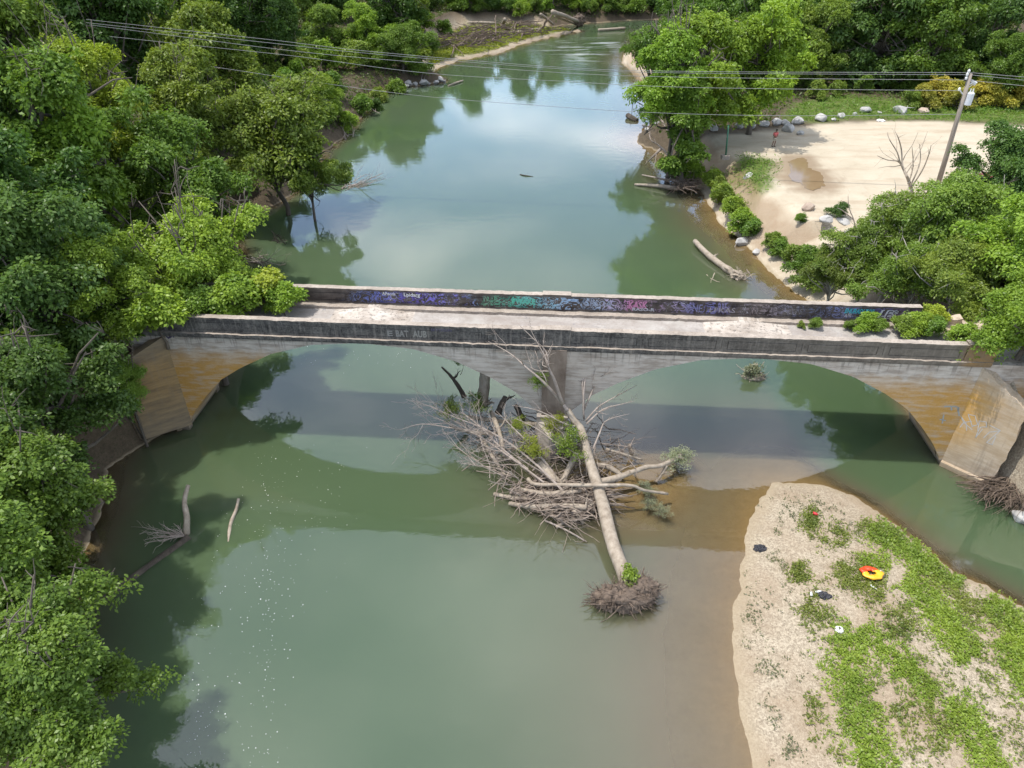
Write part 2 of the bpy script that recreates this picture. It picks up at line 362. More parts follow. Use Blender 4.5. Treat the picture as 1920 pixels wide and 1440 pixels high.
# ------------------------------------------------------------------ foliage
def leafmat(name, trans=.35, gloss=.0):
    m, g = newmat(name); P = g.pos()
    oc = g.n('ShaderNodeObjectInfo').outputs['Color']; rnd = g.n('ShaderNodeNewGeometry').outputs['Random Per Island']
    n = g.noise(P, .55, 3, .55)
    v = g.math('ADD', g.math('MULTIPLY', g.ramp(n, [(.3, 0.0), (.7, 1.0)]), .55), g.math('MULTIPLY', rnd, .55))
    c = g.mix(v, g.mix(1.0, oc, (.62, .70, .70), 'MULTIPLY'), g.mix(1.0, oc, (1.45, 1.30, 1.1), 'MULTIPLY'))
    d = g.n('ShaderNodeBsdfDiffuse', {'Color': c}); t = g.n('ShaderNodeBsdfTranslucent', {'Color': g.mix(1.0, c, (1.25, 1.25, .6), 'MULTIPLY')})
    x = g.n('ShaderNodeMixShader', {0: trans, 1: d.outputs[0], 2: t.outputs[0]})
    gl = g.n('ShaderNodeBsdfGlossy', {'Color': (1, 1, 1, 1), 'Roughness': .42})
    x2 = g.n('ShaderNodeMixShader', {0: .018, 1: x.outputs[0], 2: gl.outputs[0]})
    g.nt.links.new(x2.outputs[0], g.out.inputs[0]); return m
M_leaf = leafmat('leaf')
M_bark = simple('bark', (.06, .048, .038), (.16, .135, .11), 2.5, .9, .6, (1, 1, .3))
M_barkpale = simple('pale_bark', (.17, .15, .12), (.46, .43, .38), 1.6, .85, .5, (1, 1, .5))
M_dead = simple('dead_wood', (.20, .16, .12), (.42, .36, .29), 3.0, .88, .6, (1, 1, .6))
M_twig = simple('grey_twig', (.22, .18, .15), (.40, .34, .30), 3.0, .9, .3)
M_dark = simple('dark_wood', (.035, .028, .022), (.10, .08, .06), 3.0, .9, .6)
M_drift = simple('drift_sticks', (.12, .09, .07), (.33, .27, .225), 2.5, .9, .3)
M_root = simple('root_mass', (.06, .045, .036), (.22, .165, .125), 5.0, .95, .8)

def leaves_np(C, D, N, L, Wd, droop=.15):
    """rhombic leaves: base points C, directions D, normals N"""
    n = len(C); S = np.cross(D, N); S /= np.linalg.norm(S, axis=1, keepdims=True) + 1e-9
    L = L[:, None]; Wd = Wd[:, None]
    mid = C + D * L * .5; tip = C + D * L - np.array([0, 0, 1]) * L * droop
    return np.stack([C, mid + S * Wd, tip, mid - S * Wd], 1)
def quads_mesh(name, V):
    n = len(V); me = bpy.data.meshes.new(name); me.vertices.add(n * 4); me.vertices.foreach_set('co', V.reshape(-1).astype(np.float32))
    me.loops.add(n * 4); me.loops.foreach_set('vertex_index', np.arange(n * 4, dtype=np.int32))
    me.polygons.add(n); me.polygons.foreach_set('loop_start', np.arange(0, n * 4, 4, dtype=np.int32)); me.polygons.foreach_set('loop_total', np.full(n, 4, np.int32))
    me.update(calc_edges=True); return me
def unit(v): return v / (np.linalg.norm(v, axis=-1, keepdims=True) + 1e-9)
def tufts_to_leaves(rg, T, A, tr, k, L, sd=.45, wid=.30):
    """T tuft centres, A axes -> k leaves in a shallow drooping fan round each"""
    n = len(T); up = np.array([0, 0, 1.])
    A = unit(A); ref = unit(np.cross(A, rg.normal(size=(n, 3)))); B2 = np.cross(A, ref)
    th = rg.uniform(0, 2 * np.pi, (n, k)); rr = tr * np.sqrt(rg.uniform(0, 1, (n, k))) * (rg.uniform(.6, 1.3, (n, 1)))
    rad = ref[:, None] * np.cos(th)[..., None] + B2[:, None] * np.sin(th)[..., None]
    C = T[:, None] + rad * rr[..., None] - A[:, None] * (rr ** 2 / tr * .5)[..., None] + A[:, None] * rg.normal(0, .16 * tr, (n, k, 1))
    D = unit(rad + A[:, None] * .12 + rg.normal(0, sd, (n, k, 3)))
    N = unit(A[:, None] + up * .35 + rg.normal(0, sd, (n, k, 3)))
    Ls = L * rg.uniform(.6, 1.25, (n, k))
    return leaves_np(C.reshape(-1, 3), D.reshape(-1, 3), N.reshape(-1, 3), Ls.ravel(), Ls.ravel() * wid)
def crown(seed, r, rz, cz, nl, nt, k, L, lobe=.42, gap=.0, low=.45):
    """a crown of nl lobes; returns (leaf quads, lobe centres)"""
    rg = np.random.default_rng(seed)
    nb = max(4, nl // 4); cs, ls = [], []
    for q in range(nb):
        az = 2 * np.pi * (q * .618 + rg.uniform(-.09, .09)); hb = rz * (-.75 * low + (low * .75 + .55) * (q + .5) / nb) * 1.0
        Lb = r * rg.uniform(.62, 1.12) * (1 - .55 * max(0, hb / rz)); el = rg.uniform(.05, .75)
        d = np.array([math.cos(az) * math.cos(el), math.sin(az) * math.cos(el), math.sin(el)])
        for f in (.38, .62, .84, 1.04):
            cs.append(np.array([0, 0, hb]) + d * Lb * f + rg.normal(0, .10, 3) * r - np.array([0, 0, .12 * r * f * f])); ls.append(lobe * r * (1.25 - .62 * f) * rg.uniform(.65, 1.25))
    for q in range(max(3, nl // 9)):
        cs.append(np.array([rg.normal(0, .18) * r, rg.normal(0, .18) * r, rz * rg.uniform(.35, .95)])); ls.append(lobe * r * rg.uniform(.7, 1.1))
    c = np.array(cs); c[:, 2] += cz; lr = np.array(ls)
    pr = lr ** 2 / (lr ** 2).sum(); which = rg.choice(len(c), nt, p=pr)
    dd = unit(rg.normal(size=(nt, 3)) + np.array([0, 0, .75])); rr = rg.uniform(.45, 1.0, (nt, 1)) ** .6
    far = rg.uniform(0, 1, (nt, 1)) < .16; rr = np.where(far, rr * rg.uniform(1.05, 1.45, (nt, 1)), rr)
    irr = 1 + .34 * np.sin(dd[:, :1] * 5 + which[:, None]) * np.cos(dd[:, 1:2] * 6 + which[:, None] * 2)
    T = c[which] + dd * rr * irr * lr[which][:, None] * np.array([1.1, 1.1, .66])
    A = dd * .7 + np.array([0, 0, .7]) + rg.normal(0, .3, (nt, 3))
    return tufts_to_leaves(rg, T, A, .085 * r if r > 2.5 else .2 * r, k, L, .5), c, lr
VAR = {}
def variant(key, seed, r, rz, cz, nl, nt, k, L, lobe=.42, bark=None, tr=.22, low=.45):
    V, c, lr = crown(seed, r, rz, cz, nl, nt, k, L, lobe, low=low)
    me = quads_mesh('crown_' + key, V); me.materials.append(M_leaf)
    random.seed(seed); mb = MB(); top = cz + rz * .3
    pth = wiggle((0, 0, -.6), (random.uniform(-.3, .3), random.uniform(-.3, .3), top), 6, .09)
    mb.tube(pth, [tr * 1.35] + [tr * (1 - .75 * i / 6) for i in range(1, 7)], 8)
    for i in range(len(c)):
        t = random.uniform(.45, .95) * 6; a = int(t); p = pth[a].lerp(pth[min(a + 1, 6)], t - a)
        mb.tube(wiggle(p, Vector(c[i]), 4, .12), [tr * .42, tr * .1], 5)
        for q in range(3):
            e = Vector(c[i]) + Vector(np.random.default_rng(seed * 77 + i * 5 + q).normal(size=3)) * lr[i] * .6
            mb.tube(wiggle(Vector(c[i]), e, 3, .15), [tr * .12, tr * .04], 4)
    tm = bpy.data.meshes.new('trunk_' + key); tm.from_pydata(mb.v, [], mb.f); tm.materials.append(bark or M_bark)
    tm.polygons.foreach_set('use_smooth', [True] * len(tm.polygons)); tm.update()
    VAR[key] = (r, rz, cz, me, tm)
variant('broad', 11, 4.5, 4.9, 6.0, 38, 2300, 20, .245, .29, low=.8)
variant('broad2', 12, 4.5, 4.5, 5.8, 46, 2400, 20, .24, .26, low=.8)
variant('tall', 13, 3.6, 6.4, 7.5, 44, 2300, 20, .245, .33, low=.9)
variant('tall2', 14, 3.6, 6.0, 7.3, 52, 2200, 20, .25, .29, low=.9)
variant('loose', 15, 4.8, 4.0, 5.6, 52, 2200, 18, .235, .23, low=.5)
variant('fine', 16, 3.6, 3.7, 4.6, 46, 3300, 22, .17, .27, low=.7)
variant('fine2', 17, 3.6, 4.1, 4.6, 40, 3300, 22, .175, .30, low=.8)
variant('near', 23, 3.4, 3.4, 4.4, 60, 3800, 22, .145, .25, low=.7)
variant('plane', 18, 4.5, 3.6, 5.2, 52, 2900, 19, .20, .25, M_barkpale, .26, low=.3)
variant('bush', 19, 1.2, .95, .9, 22, 420, 16, .15, .32, tr=.05)
variant('bush2', 20, 1.2, 1.1, .9, 18, 400, 16, .16, .36, tr=.05)
variant('column', 21, 1.5, 5.6, 5.8, 34, 1700, 20, .2, .5, tr=.2, low=.9)
variant('sprout', 24, 1.0, .8, .7, 44, 260, 9, .085, .15, tr=.02)
variant('weed', 22, .6, .55, .45, 6, 90, 14, .13, .55, tr=.02)
YEL = (.285, .365, .044); BRI = (.190, .305, .040); MID = (.122, .215, .036); DRK = (.070, .138, .029); BLU = (.078, .150, .037); OLV = (.158, .238, .042); GRY = (.22, .26, .18); GOLD = (.36, .335, .06)
def place(name, key, X, Y, zc, r, col, label, cat='tree', group=None, flat=1.0, bark=None, rz=None, ground=None):
    vr, vz, cz, cm_, tm = VAR[key]
    gz = H(X, Y) if ground is None else ground
    s = r / vr; hc = max(zc - gz, cz * s * .55)
    o = empty(name, (X, Y, gz), random.uniform(0, 6.28) if rz is None else rz)
    tag(o, label, cat, group)
    t = bpy.data.objects.new('stem' if cat in ('bush', 'plant') else 'trunk', tm); COL.objects.link(t); t.parent = o; t.scale = (s, s, hc / cz)
    c = bpy.data.objects.new('foliage' if cat in ('bush', 'plant') else 'crown', cm_); COL.objects.link(c); c.parent = o
    c.scale = (s, s, s * flat); c.location = (0, 0, hc - cz * s * flat)
    j = random.uniform(.88, 1.14); c.color = (col[0] * j * random.uniform(.93, 1.08), col[1] * j, col[2] * j, 1)
    if bark: t.material_slots[0].link = 'OBJECT'; t.material_slots[0].material = bark
    return o
def tp(name, key, px, py, zc, r, col, label, **k):
    p = pz(px, py, zc); return place(name, key, p.x, p.y, zc, r * (1.22 if r > 1.6 and key != 'column' else 1.0), col, label, **k)
TREES = []
def treeb(name, key, bx, by, zg, cx, cy, r, col, label, **k):
    b = pz(bx, by, zg); p = pY(cx, cy, b.y); o = place(name, key, p.x, p.y, p.z, r, col, label, **k); TREES.append((p.x, p.y, r)); return o
def tree(*a, **k):
    o = tp(*a, **k); TREES.append((o.location.x, o.location.y, a[5])); return o
# left bank, from the foreground back
tree('broadleaf_tree', 'near', 60, 1305, 5.0, 2.7, (.135, .222, .037), 'bright green broadleaf tree overhanging the water in the bottom left corner')
tree('broadleaf_tree', 'near', -60, 1120, 5.6, 3.4, MID, 'green tree cut by the left edge just above the corner tree', )
tree('broadleaf_tree', 'fine2', 30, 965, 6.2, 2.7, MID, 'shaded green tree with yellowish leaf tips over the muddy left bank')
tree('broadleaf_tree', 'fine', 62, 770, 7.4, 3.1, DRK, 'dark leafy tree beside the cracked left wing wall of the bridge')
tree('broadleaf_tree', 'fine2', 70, 560, 9.3, 4.1, BLU, 'large dark blue green tree on the left bank, level with the bridge')
tree('broadleaf_tree', 'fine', -20, 420, 10.5, 4.6, DRK, 'dark tree at the left edge above the large blue green tree')
tree('vine_covered_tree', 'column', 195, 400, 7.6, 2.6, BRI, 'bright green column shaped tree draped in vines near the left bridge end')
tree('broadleaf_tree', 'fine', 372, 512, 7.9, 3.3, BRI, 'bright yellow green tree spreading over the left end of the bridge deck')
tree('broadleaf_tree', 'fine2', 246, 640, 5.8, 2.5, BRI, 'green tree hanging in front of the left end of the bridge wall')
tree('broadleaf_tree', 'fine', 232, 712, 4.6, 1.6, MID, 'small shaded tree hanging over the upper part of the left wing wall')
tree('broadleaf_tree', 'loose', 520, 270, 7.0, 5.6, OLV, 'wide olive green tree leaning far out over the left side of the river')
tree('broadleaf_tree', 'broad2', 575, 320, 5.0, 3.0, OLV, 'low rounded tree brushing the water under the wide olive green tree')
tree('broadleaf_tree', 'broad', 340, 350, 8.0, 4.0, MID, 'mid green tree behind the vine draped column on the left bank')
tree('broadleaf_tree', 'fine2', 185, 215, 12.6, 3.8, YEL, 'yellow green treetop with layered sprays in the upper left wood')
tree('broadleaf_tree', 'broad2', 330, 215, 10.5, 4.2, OLV, 'olive tree between the yellow green treetop and the leaning river tree')
tree('broadleaf_tree', 'tall', 405, 150, 10.5, 4.2, OLV, 'tall olive tree whose left side hides the start of the power lines')
tree('broadleaf_tree', 'broad', 80, 270, 12.5, 4.6, MID, 'mid green tree on the far left below the blurred corner canopy')
tree('broadleaf_tree', 'broad2', 40, 120, 14.5, 5.0, OLV, 'tall olive canopy tree in the top left corner')
tree('broadleaf_tree', 'tall2', 190, 60, 15.0, 5.0, DRK, 'dark tall tree right of the top left corner tree')
tree('broadleaf_tree', 'broad', 290, 60, 14.0, 4.5, OLV, 'light topped olive tree just left of where the wires vanish')
tree('broadleaf_tree', 'tall', 440, 30, 12.5, 4.6, DRK, 'very dark tall tree behind the left start of the wires')
tree('broadleaf_tree', 'tall2', 500, 40, 11.0, 3.4, BLU, 'grey green slender tree left of the ivy clad pillar tree')
tree('ivy_covered_tree', 'column', 545, 85, 7.5, 1.9, DRK, 'dark ivy clad pillar like tree behind the wires on the left bank', flat=1.5)
tree('broadleaf_tree', 'broad', 610, 75, 6.5, 4.0, MID, 'bright mid green tree right of the ivy clad pillar tree')
tree('broadleaf_tree', 'broad2', 690, 85, 5.5, 4.2, BRI, 'rounded light green tree standing above the rocky left shore')
tree('broadleaf_tree', 'fine', 755, 105, 4.5, 3.8, MID, 'willowy green shrub tree at the head of the far grassy bar')
tree('broadleaf_tree', 'tall', 735, 20, 9.0, 5.5, DRK, 'large dark tree behind the rounded light green tree')
tree('broadleaf_tree', 'fine2', 605, 205, 3.3, 2.6, BRI, 'bright bushy tree at the water edge below the wires, left bank')
tree('broadleaf_tree', 'fine', 480, 205, 4.0, 2.6, DRK, 'dark low tree filling the gap behind the leaning river tree')
# right bank
tree('broadleaf_tree', 'loose', 1235, 110, 8.6, 4.2, MID, 'open crowned green tree overhanging the far bend from the right bank', flat=1.1)
treeb('broadleaf_tree', 'broad2', 1385, 252, 3.5, 1425, 132, 6.7, (.20, .31, .040), 'large yellow green tree shading the gravel lot and the person')
treeb('broadleaf_tree', 'broad', 1352, 268, 3.5, 1322, 150, 6.3, (.19, .30, .040), 'mid green tree joined to the left of the large yellow green tree')
treeb('ivy_covered_tree', 'column', 1288, 322, 2.0, 1290, 235, 2.5, MID, 'dark ivy wrapped trunk tree on the eroded right river bank', flat=.75)
treeb('broadleaf_tree', 'fine2', 1296, 300, 2.6, 1272, 160, 4.9, BRI, 'green crown above the ivy wrapped trunk, reaching over the river')
tree('broadleaf_tree', 'tall2', 1645, 85, 9.0, 6.0, BLU, 'big dark green rounded tree behind the rear lawn of the lot')
tree('broadleaf_tree', 'broad2', 1545, 60, 9.0, 4.6, DRK, 'dark tree in the gap left of the big rounded tree behind the lawn')
tree('broadleaf_tree', 'tall', 1760, 70, 9.5, 5.4, DRK, 'dark forest tree left of the utility pole top')
tree('broadleaf_tree', 'broad', 1860, 85, 9.5, 5.0, BLU, 'blue green forest tree right of the utility pole top')
tree('broadleaf_tree', 'broad2', 1890, 130, 8.0, 3.4, MID, 'lighter green forest tree at the right edge above the golden weeds')
tree('broadleaf_tree', 'fine', 1890, 340, 7.2, 3.6, BLU, 'dark green tree at the right edge hiding most of the red car')
tree('sycamore_tree', 'plane', 1772, 425, 8.0, 3.3, OLV, 'spreading pale barked tree below the pole, tallest of the clump behind the right bridge end')
tree('sycamore_tree', 'plane', 1690, 445, 6.8, 2.8, (.160, .225, .042), 'yellowish pale barked tree left of the tallest of its clump')
tree('sycamore_tree', 'plane', 1800, 535, 7.2, 2.6, OLV, 'leaning pale barked tree just behind the collapsed end of the far parapet')
tree('sycamore_tree', 'plane', 1712, 535, 5.6, 2.5, MID, 'low green tree right behind the lettered part of the far parapet')
tree('sycamore_tree', 'plane', 1628, 490, 5.2, 2.5, OLV, 'light olive tree in the middle of the clump beside the beach')
tree('sycamore_tree', 'plane', 1565, 520, 3.8, 1.9, (.150, .215, .042), 'smallest light tree at the beach end of the pale barked clump')
tree('broadleaf_tree', 'fine2', 1890, 500, 8.4, 3.2, BRI, 'bright green tree on the right edge above the bridge end')
tree('broadleaf_tree', 'fine', 1922, 650, 7.4, 2.35, BRI, 'bright leafy tree covering the end of the near parapet at the right edge')
tree('broadleaf_tree', 'fine2', 2015, 815, 3.6, 1.9, DRK, 'dark shaded tree tucked behind the broken right wing wall')

# woods behind: nothing tells one of these from the next
def scatter():
    pts = [(x, y, r) for x, y, r in TREES]
    rg = np.random.default_rng(5); out = []
    cand = np.stack([rg.uniform(-150, 190, 9000), rg.uniform(14, 330, 9000)], 1)
    hh, dl, dr, db, df = fields(cand[:, 0], cand[:, 1])
    dlot = sdist(LOT, cand[:, 0], cand[:, 1]); dlaw = np.maximum(sdist(LAWN[0], cand[:, 0], cand[:, 1]), sdist(LAWN[1], cand[:, 0], cand[:, 1]))
    for i, (x, y) in enumerate(cand):
        if len(out) > 165: break
        d = max(dl[i], dr[i])
        if d < 4.5 or hh[i] < 1.2 or df[i] > -2: continue
        if dr[i] > 0 and (dlot[i] > -4 or dlaw[i] > -4): continue
        if dr[i] > 0 and y < 62 and x < 48: continue
        dep = y * CT + 20 * ST; u = 960 + F * x / dep
        if u < -330 or u > 2250: continue
        if y > 235 and abs(x) > 150: continue
        r = rg.uniform(4.4, 6.6) * (1.2 if y > 150 else 1)
        sp = .92 if y < 120 else 1.0
        if any((x - a) ** 2 + (y - b) ** 2 < (sp * (r + c) * .62) ** 2 for a, b, c in pts): continue
        # keep the river in view
        tp_ = 960 + F * (x + (r if x < 0 else -r)) / dep
        pts.append((x, y, r)); out.append((x, y, r, hh[i], dl[i] > 0))
    return out
for x, y, r, gz, left in scatter():
    key = random.choice(['broad', 'broad2', 'tall', 'tall2', 'broad', 'loose']); hgt = random.uniform(5.6, 8.6) * (r / 5.2)
    near_river = False
    if y > 140: hgt *= .9
    col = random.choice([DRK, DRK, DRK, MID, MID, BLU, OLV] if y > 60 else [DRK, MID, BLU, OLV])
    place('woodland_tree', key, x, y, gz + hgt, r, col,
          'broadleaf tree deep in the continuous wood on the left bank' if left and y < 190 else ('broadleaf tree in the far wood closing the river bend' if left else 'broadleaf tree in the wood behind the gravel lot'),
          group='trees of the left bank wood' if left and y < 190 else ('trees of the far wood' if left else 'trees of the wood behind the lot'), flat=random.uniform(.95, 1.25))

# ------------------------------------------------------------------ bridge (local frame: x along the deck, y away from the camera)
def boards(g, v, pitch):
    z = g.sep(v)[2]; f = g.math('FRACT', g.math('DIVIDE', g.math('ADD', z, g.math('MULTIPLY', g.noise(v, .6, 2), .03)), pitch))
    return g.ramp(f, [(.0, 1.0), (.10, 0.0), (.92, 0.0), (1.0, 1.0)])
def concrete(name, kind):
    m, g = newmat(name); v = g.obj(); s = g.sep(v); x, z = s[0], s[2]
    n = g.noise(g.vmul(v, (1, 1, 1.6)), 1.1, 6, .65); nf = g.noise(v, 9, 5, .7); ns = g.noise(g.vmul(v, (3.2, 3.2, .28)), 1.5, 5, .7); nh = g.noise(g.vmul(v, (.5, .5, 3.2)), 1.3, 6, .7)
    ends = g.math('MAXIMUM', g.ramp(g.math('DIVIDE', x, 45.0), [(.0, 1.0), (.09, 1.0), (.17, 0.0)]), g.ramp(g.math('DIVIDE', x, 45.0), [(.70, 0.0), (.80, .75), (.90, 1.0)]))
    if kind in ('span', 'wing'):
        c = g.mix(g.ramp(n, [(.3, 0.0), (.7, 1.0)]), (.41, .355, .305), (.56, .515, .465))
        c = g.mix(g.math('MULTIPLY', g.ramp(nh, [(.46, 0.0), (.60, 1.0)]), .55), c, (.17, .135, .105))
        c = g.mix(g.math('MULTIPLY', boards(g, v, .31), .22), c, (.10, .08, .06))
        soot = g.math('MULTIPLY', g.ramp(g.math('DIVIDE', z, 8.0), [(.70, 0.0), (.83, .55)]), g.ramp(ns, [(.54, 0.0), (.60, 1.0)]))
        c = g.mix(soot, c, (.035, .033, .032))
        lo = g.ramp(g.math('DIVIDE', g.math('ADD', z, g.math('MULTIPLY', n, 2.0)), 8.0), [(.10, .15), (.30, 1.0), (.72, 1.0), (.86, 0.0)])
        om = g.math('MULTIPLY', g.math('MULTIPLY', ends, lo), g.ramp(g.math('ADD', g.math('MULTIPLY', nh, .6), g.math('MULTIPLY', n, .4)), [(.34, .2), (.52, 1.0)]))
        if kind == 'wing': om = g.math('MULTIPLY', om, g.math('MULTIPLY', g.ramp(g.math('DIVIDE', g.math('SUBTRACT', x, 41.5), 3.0), [(.12, 1.0), (.60, .12)]), g.ramp(g.math('DIVIDE', z, 7.0), [(.15, .15), (.5, 1.0)]))); 
        c = g.mix(g.math('MULTIPLY', om, .9), c, g.mix(nf, (.33, .155, .022), (.60, .35, .085)))
        pierd = g.ramp(g.math('ABSOLUTE', g.math('SUBTRACT', g.math('DIVIDE', x, 45.0), .449)), [(.015, 1.0), (.1, 0.0)])
        c = g.mix(g.math('MULTIPLY', pierd, g.math('MULTIPLY', g.ramp(n, [(.42, 0.0), (.62, 1.0)]), .45)), c, (.17, .135, .105))
        wl = g.ramp(g.math('ADD', z, g.math('MULTIPLY', n, .3)), [(.25, 1.0), (.6, 0.0)]); c = g.mix(g.math('MULTIPLY', wl, .8), c, (.09, .075, .05))
        if kind == 'wing':
            c = g.mix(.55, c, g.mix(n, (.36, .25, .14), (.54, .43, .30)))
            c = g.mix(g.ramp(g.math('DIVIDE', g.math('ADD', x, 8.0), 10.0), [(.75, .82), (.85, 0.0)]), c, g.mix(g.ramp(nh, [(.35, 0.0), (.65, 1.0)]), (.075, .058, .042), (.23, .175, .105)))  # left wing walls: shade painted into the concrete colour, along with brown dirt
            c = g.mix(g.math('MULTIPLY', g.ramp(ns, [(.52, 0.0), (.66, 1.0)]), .4), c, (.20, .165, .13))
            c = g.mix(g.math('MULTIPLY', om, g.ramp(g.math('DIVIDE', g.math('ADD', x, 8.0), 60.0), [(.4, .18), (.6, 1.0)])), c, g.mix(nf, (.44, .21, .03), (.64, .38, .09)))
    elif kind == 'par':
        c = g.mix(g.ramp(g.math('ADD', g.math('MULTIPLY', n, .5), g.math('MULTIPLY', nf, .5)), [(.42, 0.0), (.68, 1.0)]), (.040, .038, .038), (.19, .18, .165))
        c = g.mix(g.math('MULTIPLY', g.ramp(ns, [(.50, 0.0), (.66, 1.0)]), .6), c, (.26, .235, .21))
        c = g.mix(g.math('MULTIPLY', g.ramp(g.math('DIVIDE', x, 45.0), [(.5, 0.0), (.92, 1.0)]), .7), c, g.mix(n, (.09, .075, .06), (.26, .225, .18)))
        c = g.mix(g.math('MULTIPLY', g.ramp(g.math('DIVIDE', x, 45.0), [(.905, 0.0), (.915, .6)]), g.ramp(n, [(.3, .2), (.6, 1.0)])), c, (.33, .18, .045))
    elif kind == 'cap':
        c = g.mix(g.ramp(n, [(.3, 0.0), (.7, 1.0)]), (.27, .228, .19), (.43, .375, .32)); c = g.mix(g.math('MULTIPLY', g.ramp(nf, [(.48, 0.0), (.68, 1.0)]), .7), c, (.17, .135, .11)); c = g.mix(g.math('MULTIPLY', g.ramp(g.noise(v, .55, 5, .7), [(.5, 0.0), (.62, 1.0)]), .45), c, (.22, .19, .165))
    elif kind == 'deck':
        c = g.mix(g.ramp(n, [(.3, 0.0), (.7, 1.0)]), (.28, .25, .225), (.43, .405, .38)); c = g.mix(g.math('MULTIPLY', g.ramp(nf, [(.45, 0.0), (.7, 1.0)]), .55), c, (.22, .185, .16)); c = g.mix(g.math('MULTIPLY', g.ramp(g.noise(g.vmul(v, (.35, 1.2, 1)), .7, 5, .65), [(.46, 0.0), (.62, 1.0)]), .45), c, (.24, .20, .18))
        q = g.noise(v, .75, 2, .5, 1.4); line = g.ramp(g.math('ABSOLUTE', g.math('SUBTRACT', g.math('FRACT', g.math('MULTIPLY', q, 7.0)), .5)), [(.0, 1.0), (.06, 0.0)])
        on = g.ramp(g.noise(v, .5, 3), [(.42, 0.0), (.6, .6)])
        c = g.mix(g.math('MULTIPLY', line, on), c, g.mix(g.noise(v, .3, 1), (.10, .09, .12), (.16, .20, .22)))
        c = g.mix(g.math('MULTIPLY', g.ramp(g.noise(v, .42, 3, .5, .6), [(.52, 0.0), (.72, .35)]), g.ramp(nf, [(.35, .3), (.7, 1.0)])), c, (.50, .51, .48))
        c = g.mix(g.math('MULTIPLY', g.ramp(g.noise(g.vmul(v, (.6, 1.6, 1)), .9, 3, .5, .4), [(.60, 0.0), (.70, .55)]), g.ramp(g.math('ABSOLUTE', g.math('SUBTRACT', s[1], 1.0)), [(.3, 1.0), (1.2, 0.0)])), c, g.mix(g.noise(v, .35, 1), (.22, .20, .26), (.22, .33, .36)))
        edge = g.ramp(s[1], [(.35, 0.0), (.9, 1.0)]); c = g.mix(g.math('MULTIPLY', g.ramp(g.math('MULTIPLY', s[1], .25), [(.10, 1.0), (.22, 0.0)]), .55), c, (.36, .26, .20))
    elif kind == 'graf':
        c = g.mix(g.ramp(n, [(.35, 0.0), (.68, 1.0)]), (.035, .028, .026), (.12, .10, .085)); c = g.mix(g.math('MULTIPLY', g.ramp(ns, [(.55, 0.0), (.75, 1.0)]), .4), c, (.2, .18, .15))
        hue = g.ramp(g.math('DIVIDE', g.math('ADD', x, g.math('MULTIPLY', g.noise(v, .8, 2), 2.0)), 45.0),
                     [(.14, (.10, .09, .08)), (.20, (.10, .16, .30)), (.29, (.10, .07, .33)), (.345, (.22, .20, .55)), (.385, (.10, .20, .12)), (.425, (.07, .36, .25)), (.475, (.22, .32, .44)), (.53, (.30, .36, .46)), (.57, (.42, .12, .27)), (.61, (.30, .24, .34)), (.66, (.12, .12, .30)), (.72, (.20, .16, .15)), (.80, (.14, .16, .26)), (.86, (.10, .10, .24)), (.93, (.16, .07, .10))])
        zon = g.ramp(g.noise(g.vmul(v, (1, 1, .6)), .8, 3, .6), [(.38, .0), (.52, 1.0)])
        ht = g.ramp(g.math('DIVIDE', g.math('SUBTRACT', z, 6.75), 1.0), [(.1, 0.0), (.22, 1.0), (.80, 1.0), (.92, 0.0)])
        rng_ = g.ramp(g.math('DIVIDE', x, 45.0), [(.17, 0.0), (.22, 1.0)])
        q = g.noise(g.vmul(v, (1, 1, 1.25)), 1.5, 3, .55, 1.2); fq = g.math('ABSOLUTE', g.math('SUBTRACT', g.math('FRACT', g.math('MULTIPLY', q, 6.0)), .5))
        fill = g.math('MULTIPLY', g.math('MULTIPLY', zon, ht), rng_)
        c = g.mix(g.math('MULTIPLY', g.math('MULTIPLY', fill, g.ramp(fq, [(.22, 1.0), (.26, 0.0)], 'LINEAR')), .92), c, g.mix(1.0, hue, (1.1, 1.1, 1.1), 'MULTIPLY'))
        c = g.mix(g.math('MULTIPLY', g.math('MULTIPLY', fill, g.ramp(fq, [(.05, 1.0), (.09, 0.0)])), .6), c, g.mix(1.0, hue, (1.7, 1.7, 1.7), 'MULTIPLY'))
        q2 = g.noise(v, 2.6, 2, .5, 1.6); l2 = g.ramp(g.math('ABSOLUTE', g.math('SUBTRACT', g.math('FRACT', g.math('MULTIPLY', q2, 5.0)), .5)), [(.0, 1.0), (.07, 0.0)])
        c = g.mix(g.math('MULTIPLY', g.math('MULTIPLY', l2, g.math('MULTIPLY', ht, rng_)), g.ramp(g.noise(v, .9, 2), [(.45, 0.0), (.56, .75)])), c, (.55, .55, .60))
    princ(g, c, .88, g.bump(g.math('ADD', n, g.math('MULTIPLY', nf, .4)), .35, .04), **{'Specular IOR Level': .3}); return m
MC = {k: concrete('concrete_' + k, k) for k in ('span', 'wing', 'par', 'cap', 'deck', 'graf')}
def paint(name, col): return simple(name, tuple(c * .8 for c in col), col, 6, .6, .1)
bridge = tag(empty('arch_bridge', (BO[0], BO[1], 0), BA), 'old two arch concrete bridge with sooty parapets, rust stains and graffiti across the river', 'bridge')
DROP = np.array([(0, 0), (2.8, .24), (5.1, .92), (7, 1.9), (8.35, 2.78), (9.5, 3.96), (10.4, 5.0), (11.0, 5.9), (11.25, 6.5), (11.5, 8)])
CL, CRT, ZC = 9.9, 30.8, 6.5
def archz(u):
    return max(ZC - np.interp(abs(u - CL), DROP[:, 0], DROP[:, 1]), ZC - np.interp(abs(u - CRT), DROP[:, 0], DROP[:, 1]))
Wd, ST_ = 4.3, 6.62
us = np.concatenate([np.linspace(-9, -1.3, 6), np.linspace(-1.2, 42.05, 174), np.linspace(42.1, 51, 6)])
zb_ = [(-1.2 if (u < -1.25 or u > 42.08) else max(-1.2, archz(u))) for u in us]
